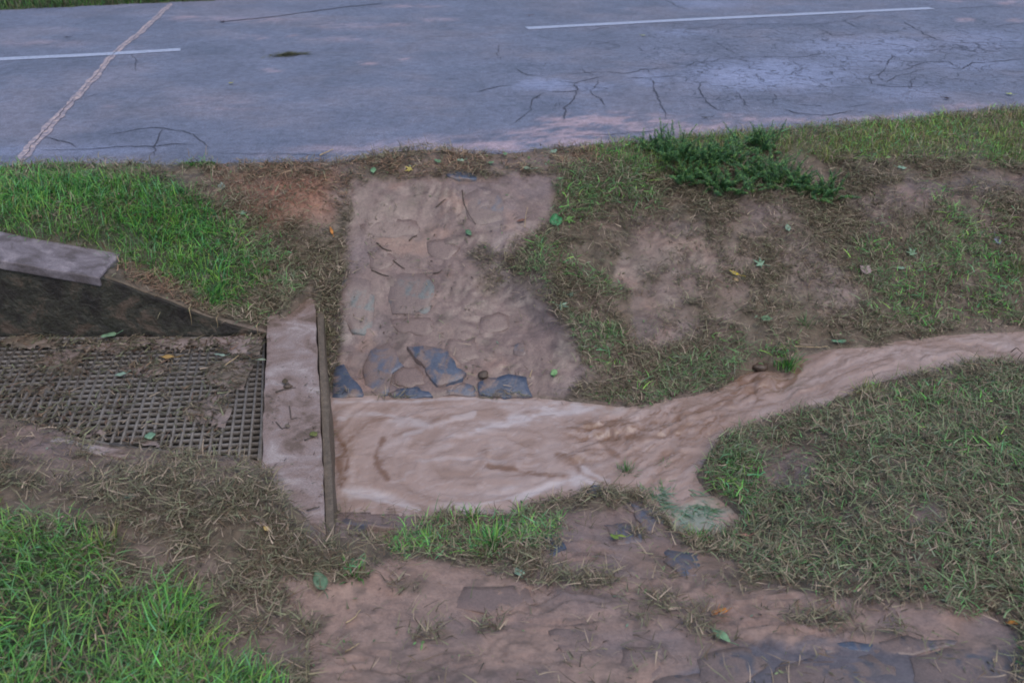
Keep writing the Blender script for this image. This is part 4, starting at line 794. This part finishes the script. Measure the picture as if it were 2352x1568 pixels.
blades("sunken_debris", np.c_[gx, gy, ZG - .095 + rng.uniform(0, .045, n)], rng.uniform(0, 6.28, n), rng.uniform(1.3, 1.6, n), rng.uniform(-.1, .3, n), rng.uniform(.02, .06, n), rng.uniform(.004, .009, n), pick(np.concatenate([PAL_O * .5, PAL_S * .35]), n, .25), M['litter'], 2, .5)
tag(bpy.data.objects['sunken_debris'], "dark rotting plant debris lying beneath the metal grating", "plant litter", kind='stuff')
# far verge grass across the road
n = 16000; fx_ = rng.uniform(-7.5, -3.2, n); fyy = farY(fx_) + rng.uniform(0, 1.2, n) ** 1.3; cc = pick(np.concatenate([PAL_G * .7, PAL_L * .6, PAL_O * .6]), n)
blades("far_verge_grass", np.c_[fx_, fyy, hz(fx_, fyy) - .01], rng.uniform(0, 6.28, n), np.abs(rng.normal(.3, .3, n)), rng.uniform(.3, 1.4, n), rng.uniform(.06, .16, n), rng.uniform(.005, .011, n), cc, M['grass'], 3)
tag(bpy.data.objects['far_verge_grass'], "dark green grass verge on the far side of the road", "grass", kind='stuff')

# ------------------------------------------------------------------ countable tufts and weeds
def tuft(px, py, n, ln, wd, pal, label, spread=.035, zz=None, lean=.5, name="grass_tuft"):
    P = on_ground(px, py)[0] if zz is None else at(px, py, zz)
    r = np.clip(np.abs(rng.normal(0, spread, n)), 0, 1.5 * spread); a_ = rng.uniform(0, 6.28, n); B = np.c_[r * np.cos(a_), r * np.sin(a_), np.full(n, -.012)]
    o = blades(name, B, a_ + rng.normal(0, .5, n), np.abs(rng.normal(lean * .5, lean * .4, n)), rng.uniform(.3, 1.5, n), rng.uniform(ln * .5, ln, n), rng.uniform(wd * .6, wd, n), pick(pal, n), M['grass'], 5)
    o.location = [float(v) for v in P]; tag(o, label, "grass tuft", "grass tufts standing out in the ditch"); return o
tuft(1440, 1082, 70, .08, .006, PAL_G, "small green tuft standing in the muddy current near the side puddle", .03, -.80)
tuft(1528, 1068, 30, .05, .005, PAL_G, "tiniest grass tuft poking out of the current, right of another tuft in the water", .02, -.79)
tuft(1510, 1140, 110, .07, .006, PAL_G, "low tuft at the mouth of the side puddle", .05, -.80)
tuft(1808, 838, 160, .11, .006, PAL_L, "bright green tuft hanging over the small drop in the stream", .05)
tuft(1085, 1195, 26, .13, .009, PAL_L, "upright broad bladed tuft at the near water's edge", .02, None, .3)
tuft(1130, 1255, 170, .12, .007, PAL_L, "large green tuft on the near bank below the pool", .07)
tuft(985, 1250, 120, .10, .006, PAL_L, "green tuft on the near bank, left of the large tuft", .06)
tuft(1600, 1245, 40, .10, .007, PAL_L, "green tuft at the lower tip of the side puddle", .02)
tuft(385, 1450, 130, .17, .009, PAL_L, "tall bright tuft in the near left grass", .06, None, .5)
tuft(240, 1265, 60, .12, .007, PAL_Y, "yellow green upright tuft at the upper edge of the near left grass", .04, None, .4)
tuft(1400, 760, 120, .08, .005, PAL_L, "yellow green tuft halfway up the right bank of the chute", .05)
tuft(2330, 620, 80, .10, .006, PAL_Y, "yellow green tuft at the right edge of the view above the stream", .05)
tuft(1430, 900, 90, .08, .005, PAL_G, "green tuft hanging over the far water's edge", .05)
tuft(480, 690, 90, .16, .006, PAL_L, "drooping grass tuft spilling over the wing wall's sloping end", .05, None, 1.1)
tuft(1850, 745, 60, .12, .006, PAL_G, "dark leaning tuft on the right bank above the drop", .03, None, .9)
tuft(262, 598, 110, .11, .006, PAL_L, "green tuft overhanging the broken end of the pale coping", .05, None, .9)
tuft(1990, 905, 90, .10, .005, PAL_Y, "olive tuft on the near bank beside the upper stream", .05, None, 1.2)
tuft(1700, 1060, 90, .09, .005, PAL_L, "green tuft on the right near bank above the side puddle", .05)
tuft(815, 1320, 30, .09, .014, PAL_L, "broad leaved green clump left of the bare near mud", .025, None, 1.0)
tuft(1900, 250 + 120, 60, .16, .006, PAL_Y, "arching yellow green tuft beside the feathery weeds on the verge", .04, None, .8)
tuft(1440, 372, 120, .10, .005, PAL_G, "grey green tuft at the road edge, left of the feathery weeds", .07)

def weed(px, py, ns, ln, label, dirs=None):
    ln *= 1.35; ns = int(ns * 1.4); P = on_ground(px, py)[0]; root = empty("feathery_weed", tuple(float(v) for v in P)); tag(root, label, "weed", "feathery weeds beside the road")
    SV, SQ, bp, baz, bl = [], [], [], [], []; nb_ = 0
    for s in range(ns):
        a_ = random.uniform(0, 6.28); l_ = ln * random.uniform(.6, 1.1); le = random.uniform(.05, 1.2); t = np.linspace(0, 1, 8); th_ = le + t * random.uniform(.2, .9)
        st_ = l_ / 7; xy = np.concatenate([[0], np.cumsum(np.sin(th_[:-1]) * st_)]); zz_ = np.concatenate([[0], np.cumsum(np.cos(th_[:-1]) * st_)])
        bx, by = random.uniform(-.13, .13), random.uniform(-.08, .08); pts = np.stack([bx + xy * math.cos(a_), by + xy * math.sin(a_), zz_ - .01], -1)
        v, q = tube(pts, np.linspace(.0022, .0008, 8), 4); SV.append(v); SQ.append(q + nb_); nb_ += len(v)
        for k in range(26):
            tk = .2 + .8 * k / 26; p = np.array([np.interp(tk, t, pts[:, i]) for i in range(3)])
            for sgn in (-1, 1):
                for m in range(5): bp.append(p + np.random.default_rng(k * 7 + m + s).normal(0, .004, 3) ); baz.append(a_ + sgn * (1.0 + .25 * m)); bl.append(.036 * (1.15 - tk) * (1 - .1 * m))
    mesh_np("stem", np.concatenate(SV), quads=np.concatenate(SQ), mat=M['grass'], cols=np.tile(np.array(lin(80, 96, 60)[:3]), (nb_, 1)), parent=root)
    n = len(bp); blades("foliage", np.array(bp), np.array(baz) + rng.normal(0, .25, n), rng.uniform(.7, 1.5, n), rng.uniform(-.2, .6, n), np.array(bl) * rng.uniform(.7, 1.2, n), rng.uniform(.0022, .0042, n), np.repeat(pick(linA([(66,112,68),(90,128,80),(56,92,60),(112,144,78),(80,108,80)], 1.4), n // 10, .25), 10, 0)[:n] if n % 10 == 0 else pick(linA([(66,112,68)], 1.4), n, .2), M['grass'], 2, .5, root)
for (px, py, ns, ln, lb) in [(1565, 370, 34, .20, "tall bright feathery weed, leftmost of the clump at the road edge"), (1650, 372, 34, .18, "dense feathery weed in the middle of the clump at the road edge"), (1745, 345, 30, .17, "dark feathery weed standing against the asphalt"), (1600, 420, 28, .16, "feathery weed low on the left side of the clump"),
                             (1680, 440, 24, .15, "small feathery weed at the bottom of the clump above bare mud"), (1800, 425, 30, .17, "bluish dark feathery weed sloping down from the clump"), (1870, 450, 26, .14, "last feathery weed at the lower right tip of the clump"), (1515, 345, 14, .16, "thin pale feathery weed poking above the asphalt edge"), (1740, 400, 20, .14, "feathery weed in the gap between the middle and the dark sloping one")]:
    weed(px, py, ns, ln, lb)

# ------------------------------------------------------------------ fallen leaves
LM = {}
def leaf_mat(c):
    if c not in LM: LM[c] = plain("leaf_%d" % len(LM), [(.3, lin(*[v * .82 for v in c])), (.7, lin(*[min(255, v * 1.12) for v in c]))], 45, .5, .3, .002, 120)
    return LM[c]
def leaf(px, py, size, c, label, kind='ovate', rot=None, z=None, road_=False, curl=.35):
    P = at(px, py, z) if z is not None else on_ground(px, py)[0]; rot = random.uniform(0, 6.28) if rot is None else rot
    if kind == 'maple':
        out = []
        for k in range(5):
            a_ = math.radians(-110 + 55 * k); L_ = (.32, .46, .56, .46, .32)[k]
            for (da, f) in ((-.32, .52), (-.12, .80), (0, 1.0), (.12, .80), (.32, .52)): out.append((math.sin(a_ + da) * L_ * f * 1.0, math.cos(a_ + da) * L_ * f + .08))
            if k < 4: out.append((math.sin(a_ + .48) * .17, math.cos(a_ + .48) * .17 + .08))
        out.append((0, -.02))
    else:
        w = {'ovate': .30, 'long': .15, 'round': .42}[kind]; n_ = 9; up_ = [(w * math.sin(math.pi * (i / n_) ** .8), i / n_ - .5) for i in range(1, n_)]
        out = [(0, -.5)] + up_ + [(0, .5)] + [(-x_, y_) for x_, y_ in up_[::-1]]
    bm = bmesh.new(); vs = [bm.verts.new((x_ * size, y_ * size, 0)) for x_, y_ in out]; c0 = bm.verts.new((0, .02 * size, 0)); n_ = len(vs)
    for i in range(n_): bm.faces.new((vs[i], vs[(i + 1) % n_], c0))
    bmesh.ops.subdivide_edges(bm, edges=list(bm.edges), cuts=1, use_grid_fill=True)
    ph = random.uniform(0, 6)
    for v in bm.verts:
        x_, y_ = v.co.x / size, v.co.y / size; v.co.z = size * (curl * (abs(x_) * .6) + curl * .5 * y_ * y_ + .05 * math.sin(9 * x_ + ph) * math.cos(8 * y_)) + .002
    r = bmesh.ops.extrude_face_region(bm, geom=list(bm.faces)); 
    for v in [g for g in r['geom'] if isinstance(g, bmesh.types.BMVert)]: v.co.z += .0008
    # stalk
    k = 5; L_ = size * .45; y0_ = -.5 * size if kind != 'maple' else -.02 * size
    pts = np.array([[.05 * L_ * math.sin(i), y0_ - L_ * i / 4, .003 + .004 * i] for i in range(5)]); v, q = tube(pts, np.full(5, size * .012 + .0006), 4)
    vv = [bm.verts.new(p) for p in v]
    for f in q: bm.faces.new([vv[i] for i in f])
    me = bpy.data.meshes.new("fallen_leaf"); bmesh.ops.recalc_face_normals(bm, faces=bm.faces); bm.to_mesh(me); bm.free(); me.materials.append(leaf_mat(c))
    for p in me.polygons: p.use_smooth = True
    o = bpy.data.objects.new("fallen_leaf", me); S.collection.objects.link(o); e_ = .04
    gx_ = (hz(P[0] + e_, P[1]) - hz(P[0] - e_, P[1])) / (2 * e_); gy_ = (hz(P[0], P[1] + e_) - hz(P[0], P[1] - e_)) / (2 * e_)
    flat = z is not None
    nrm_ = Vector((0, 0, 1)) if flat else Vector((-float(np.clip(gx_, -.8, .8)), -float(np.clip(gy_, -.8, .8)), 1)).normalized()
    from mathutils import Quaternion
    o.rotation_mode = 'QUATERNION'; o.rotation_quaternion = Vector((0, 0, 1)).rotation_difference(nrm_) @ Quaternion((0, 0, 1), rot)
    o.location = (float(P[0]), float(P[1]), float(P[2]) + (.004 if flat else .014)); tag(o, label, "leaf", "fallen leaves"); return o
GRN, PGR, YEL, ORG, OLV, BRN, TAN = (104, 142, 104), (134, 162, 138), (176, 160, 84), (190, 120, 44), (108, 120, 62), (104, 66, 50), (150, 128, 116)
for a_ in [
 (945, 393, .085, YEL, "yellow maple leaf on the dead grass at the top of the chute", 'maple'), (1005, 376, .06, GRN, "green leaf touching the yellow maple leaf's upper right", 'ovate'), (1056, 374, .055, PGR, "pale green leaf on the roadside dead grass, right of the yellow maple leaf", 'ovate'),
 (1272, 354, .07, PGR, "pale green leaf nearest the asphalt above the chute's right corner", 'ovate'), (1128, 380, .055, GRN, "green leaf above the narrow bluish slab", 'ovate'), (1207, 392, .085, PGR, "long pale green leaf at the top right of the chute", 'long', 1.4),
 (858, 396, .065, GRN, "green leaf at the chute's top left corner", 'ovate', 0.1), (1276, 512, .10, (52, 120, 72), "large dark green leaf in the grass right of the chute", 'round'), (1303, 508, .10, (96, 146, 62), "bright green maple leaf overlapping the large dark green leaf", 'maple'),
 (762, 537, .06, ORG, "orange leaf in the grass left of the chute", 'long', .4), (1285, 708, .10, PGR, "pale green maple leaf on the mud right of the chute's middle", 'maple'), (1316, 683, .06, PGR, "small pale leaf just above the pale green maple leaf", 'maple'), (1272, 863, .045, (110, 150, 96), "small round green leaf on bare mud near the far water's edge", 'round'),
 (1750, 613, .10, (124, 156, 128), "grey green maple leaf lying flat halfway up the right bank", 'maple'), (1685, 633, .075, (188, 164, 50), "yellow curled leaf left of the grey green maple leaf", 'long', 1.1), (1760, 738, .07, GRN, "green leaf low on the right bank beneath the grey green maple leaf", 'ovate'),
 (1192, 1322, .07, PGR, "pale oval leaf in the near grass above the bare mud", 'ovate'), (1653, 1466, .11, (118, 150, 112), "long pale green leaf on the near mud above the paved track", 'long', .45), (1658, 1411, .038, (196, 124, 48), "orange leaf above the long pale green leaf", 'round'), (1640, 1416, .04, (170, 110, 60), "dull brown orange scrap left of the orange leaf", 'ovate'),
 (2273, 885, .055, PGR, "pale leaf on the near bank beside the upper stream at the right", 'ovate'), (2066, 622, .07, PGR, "narrow pale leaf on the upper right bank", 'long', 1.7), (2326, 1438, .05, (196, 130, 56), "orange leaf at the lower right edge of the view", 'ovate'), (300, 1146, .055, PGR, "pale green leaf in the grass below the grating's kerb", 'ovate'),
 (598, 1206, .06, TAN, "tan curled leaf in the matted grass below the sill", 'ovate', 1.2), (615, 1222, .035, (206, 176, 110), "yellow scrap touching the tan curled leaf", 'ovate'), (1808, 529, .06, PGR, "pale green leaf on the mud slide below the feathery weeds", 'ovate'), (2071, 391, .07, PGR, "pale green leaf below the right hand verge", 'ovate'),
 (510, 434, .075, (140, 150, 140), "pale grey leaf on the reddish dead grass left of the chute", 'ovate'), (1077, 540, .055, (80, 116, 84), "dark green leaf half buried in the chute mud", 'ovate'), (1196, 512, .06, BRN, "reddish brown curled leaf on the chute's right edge", 'long', 1.9), (1410, 1262 - 22, .05, (108, 130, 56), "yellowish green leaf by the blue stone on the near bank", 'ovate'),
 (1425, 1237, .05, (132, 150, 60), "yellow green leaf lying over the blue stone on the near bank", 'long', 1.3), (822, 1300, .09, (92, 140, 96), "large pale green leaf beside the broad leaved clump", 'ovate'), (735, 1340, .09, (84, 110, 84), "dark green oval leaf in the matted grass left of the bare near mud", 'ovate'), (1700, 1235, .075, (176, 122, 108), "pinkish brown folded leaf right of the side puddle", 'long', 1.0),
 (1215, 37, .07, BRN, "brown leaf on the road just below the far lane's edge, centre", 'long', 1.5), (1478, 83, .06, (160, 164, 110), "pale yellow leaf on the road below the right hand dash", 'ovate'), (2317, 218, .07, (160, 170, 110), "pale yellow green leaf on the road at the right", 'ovate'), (530, 193, .05, (160, 156, 90), "small yellowish leaf on the road in the near lane", 'ovate'),
 (2175, 228, .06, (52, 36, 42), "dark wet leaf on the road near the right hand verge", 'ovate'), (1620, 272, .07, (56, 52, 50), "dark wet leaf at the road edge above the feathery weeds", 'long', 1.5), (512, 51, .07, (70, 50, 56), "dark brown leaf on the far lane", 'ovate'), (153, 87, .08, (60, 56, 70), "dark sliver of leaf on the far lane at the left", 'long', 1.6),
 (1690, 650, .04, (150, 126, 90), "tan scrap below the yellow curled leaf", 'ovate'), (2290, 560, .07, (130, 136, 150), "bluish grey dull leaf high on the right bank", 'ovate'), (1985, 625, .08, (150, 130, 128), "large pinkish muddy leaf in the grass of the right bank", 'round'), (2095, 590, .09, (120, 152, 122), "green star shaped leaf on the right bank's grass", 'maple'),
 (560, 445 + 50, .05, PGR, "pale leaf in the tangled grass left of the chute, below the reddish litter", 'ovate'), (1160, 360, .05, GRN, "green leaf scrap in the roadside dead grass over the chute's middle", 'ovate'), (1925, 800 - 10, .09, (90, 128, 98), "broad green blade like leaf by the upper stream's far edge", 'long', 1.5), (1525, 955 + 0, .0, None, None)]:
    if a_[2] > 0:
        py_ = a_[1]; zr = .006 if py_ < 300 and a_[0] > 0 and (py_ < float(np.interp(a_[0], [p[0] for p in edge_px], [p[1] for p in edge_px])) - 2) else None
        leaf(*a_[:5], kind=a_[5], rot=(a_[6] if len(a_) > 6 else None), z=zr)
leaf(250, 773, .085, (112, 142, 112), "grey green leaf lying over the back of the grating under the wing wall", 'ovate', 2.0, ZG + .02)
leaf(277, 862, .06, (124, 146, 128), "pale green leaf in the middle of the grating", 'ovate', 1.9, ZG + .02)
leaf(385, 822, .10, (156, 124, 70), "orange brown long leaf on the far right part of the grating", 'long', 1.5, ZG + .02)
leaf(345, 1003, .06, (108, 140, 112), "light green round leaf near the front of the grating", 'round', .5, ZG + .02)
leaf(505, 817, .07, (128, 146, 130), "pale long leaf on the debris heap near the sill", 'long', 1.3, ZG + .035)
leaf(600, 828, .06, (130, 140, 118), "muted green leaf scrap where the debris heap meets the sill", 'long', 1.5, ZG + .035)
leaf(720, 999, .045, (100, 104, 50), "olive leaf on the sill's edge against the board", 'round', .8, ZB + .004)
leaf(660, 1005 - 25, .035, (110, 96, 80), "brown scrap in the middle of the sill", 'ovate', .8, ZB + .004)
leaf(655, 878, .05, (80, 66, 44), "curled dark leaf on the upper part of the sill", 'ovate', .3, ZB + .004)

# ------------------------------------------------------------------ twigs, straws, roadside clod
def stick(pts, r, mat, name, label, cat, zs=None, up=.006, group="twigs and straws"):
    if zs is None: G = on_ground([p[0] for p in pts], [p[1] for p in pts]); G[:, 2] += up
    else: G = np.array([at(p[0], p[1], z_) for p, z_ in zip(pts, zs)])
    s = np.linspace(0, 1, len(G)); t = np.linspace(0, 1, 12); C_ = np.stack([np.interp(t, s, G[:, k]) for k in range(3)], -1); C_ += .0015 * np.stack([vnoise(t * 9, t * 0 + k + G[0, 0] * 5, 3) for k in range(3)], -1)
    v, q = tube(C_, r * (1 - .5 * t), 6); o = mesh_np(name, v, quads=q, mat=mat); centre(o); tag(o, label, cat, group)
T_, W_ = M['straw'], M['twig']
stick([(1062,440),(1066,470),(1076,495),(1092,517)], .004, W_, "twig", "long curved dark twig along the grey slab at the top of the chute", "twig")
stick([(854,622),(875,632),(893,637)], .0045, W_, "twig", "short dark twig above the tall greenish slab", "twig")
stick([(903,600),(918,612),(930,620)], .004, W_, "twig", "short twig in the chute mud, upper of the pair above the squarish slab", "twig")
stick([(995,630),(1008,629),(1015,622)], .004, W_, "twig", "tiny bent twig upper right of the squarish grey slab", "twig")
stick([(1002,478),(1013,468),(1024,459)], .004, W_, "twig", "small twig in the mud left of the smooth grey slab", "twig")
stick([(940,556),(948,548),(958,545)], .0045, W_, "twig", "small twig on mud in the centre of the chute", "twig")
stick([(866,560),(880,573),(900,580)], .0045, W_, "twig", "thin twig on mud in the left of the chute", "twig")
stick([(700,470 + 540),(714,1004),(724,1003)], .003, W_, "twig", "thin dark stem lying on the sill by the board", "twig", [ZB + .006] * 3)
stick([(632,900),(655,893),(680,889)], .0035, W_, "twig", "dark thin root across the upper sill", "twig", [ZB + .006] * 3)
stick([(665,932),(668,962),(684,958)], .003, W_, "twig", "hooked dark stem in the middle of the sill", "twig", [ZB + .006] * 3)
stick([(634,968),(646,984),(660,980),(663,968)], .003, W_, "twig", "curled hook shaped stem on the lower sill", "twig", [ZB + .006] * 4)
stick([(705,1170),(722,1166),(735,1163)], .004, M['twig'], "twig", "reddish stick on the lower end of the sill", "twig", [ZB + .01] * 3)
stick([(1205,528),(1207,505),(1212,483)], .0022, T_, "straw", "pale upright bent straw at the chute's right edge", "straw", None, .02)
stick([(1217,872),(1219,864),(1222,855)], .003, T_, "straw", "short white straw above the rightmost blue slab", "straw", None, .015)
stick([(735,362),(750,355),(766,348)], .005, T_, "straw", "thick pale straw at the road edge left of the chute", "straw", None, .015)
stick([(518,838),(535,826),(548,816)], .0035, T_, "straw", "pale straw sticking out of the debris heap on the grating", "straw", [ZG + .03, ZG + .045, ZG + .06])
stick([(795,1435),(815,1422),(828,1405)], .003, T_, "straw", "orange forked straw on the near mud", "straw", None, .01)
stick([(795,1500),(812,1490),(825,1482)], .003, T_, "straw", "pale straw below the orange forked straw on the near mud", "straw", None, .01)
stick([(175,1143),(205,1144),(240,1147)], .006, W_, "twig", "brown twig in the grass below the grating's left part", "twig", None, .02)
stick([(1893,1408),(1850 + 55,1397),(1920,1388)], .003, T_, "straw", "thin pale straw on the near mud right of the orange leaf", "straw", None, .01)
stick([(2186,628),(2250,606)], .003, W_, "twig", "thin dark stem on the upper right bank", "twig", None, .02)
stick([(1820,772 + 30),(1870,805),(1900,803)], .003, M['grass'] if False else T_, "straw", "straw lying along the far edge of the small drop", "straw", None, .02)
stick([(2188,835),(2210,845),(2240,848),(2260,862)], .0045, T_, "straw", "curved pale stalk on the near bank of the upper stream", "straw", None, .03)
stick([(272,1240),(280,1240),(295,1290 - 40)], .003, W_, "twig", "short stem in the near left grass", "twig", None, .02)
stick([(2322,808),(2335,798),(2350,812)], .003, W_, "twig", "thin bent weed stalk in the upper stream at the right edge", "twig", [-.54, -.50, -.54])
for (px, py, h_, lb) in ((435, 712, .09, "thin pale root hanging over the dark wing wall, left of the drooping tuft"), (590, 752, .05, "short root hanging at the wing wall's low end"), (498, 735, .045, "tiny root hanging beside the drooping tuft")):
    d = ray(px, py); t = (WY - .006) / d[1]; x_, z_ = d[0] * t, CAMH + d[2] * t
    v, q = tube(np.array([[x_, WY + .03, z_ + .012], [x_, WY - .008, z_ + .012], [x_ + .003, WY - .012, z_ - h_ * .5], [x_ - .002, WY - .01, z_ - h_]]), np.array([.002, .002, .0015, .0008]), 5); o = mesh_np("root", v, quads=q, mat=M['straw']); centre(o); tag(o, lb, "root", "roots hanging over the wing wall")
P = at(653, 128, .0); n = 420; r = np.abs(rng.normal(0, 1, n)); a_ = rng.uniform(0, 6.28, n)
B = np.c_[r * np.cos(a_) * .11 + .02, r * np.sin(a_) * .04 + r * np.cos(a_) * .035, np.abs(rng.normal(0, .012, n)) * np.exp(-r)]
o = blades("mown_grass_clod", np.clip(B, -.19, .21), rng.normal(.3, .6, n), rng.uniform(1.2, 1.55, n), rng.uniform(0, .2, n), rng.uniform(.03, .10, n), rng.uniform(.004, .008, n), pick(linA([(92,94,70),(70,72,56),(110,108,84),(60,58,50)]), n), M['litter'], 3)
o.location = [float(v) for v in P]; o.location.z = .004; tag(o, "flat clod of mown grass lying on the near lane below the first dash gap", "clod")
def pebble(px, py, r, label, mat='stone', z=None, sq=.6):
    P = at(px, py, z) if z is not None else on_ground(px, py)[0]; bm = bmesh.new(); bmesh.ops.create_icosphere(bm, subdivisions=3, radius=r)
    s_ = random.uniform(0, 9)
    for v in bm.verts: v.co *= 1 + .25 * float(vnoise(np.array(v.co.x / r + s_), np.array(v.co.y / r + v.co.z / r), 3)); v.co.z *= sq
    me = bpy.data.meshes.new("stone"); bm.to_mesh(me); bm.free(); me.materials.append(M[mat]); [setattr(p, 'use_smooth', True) for p in me.polygons]
    o = bpy.data.objects.new("stone", me); S.collection.objects.link(o); o.location = (float(P[0]), float(P[1]), float(P[2]) + r * sq * .3); tag(o, label, "stone", "loose stones")
pebble(1368, 1134, .04, "rounded grey blue stone at the tip between pool and side puddle")
pebble(2016, 284, .035, "black stone on the grass edge of the road at the right", 'twig')
pebble(1545, 905, .03, "dark stone at the far water's edge", 'twig')
pebble(1745, 845, .045, "dark wet stone under the bank left of the small drop", 'twig')
pebble(660, 888, .022, "small dark clod on the upper sill", 'twig', ZB)
pebble(1110, 862, .03, "dark clod on the mud above the rightmost blue slab", 'twig')
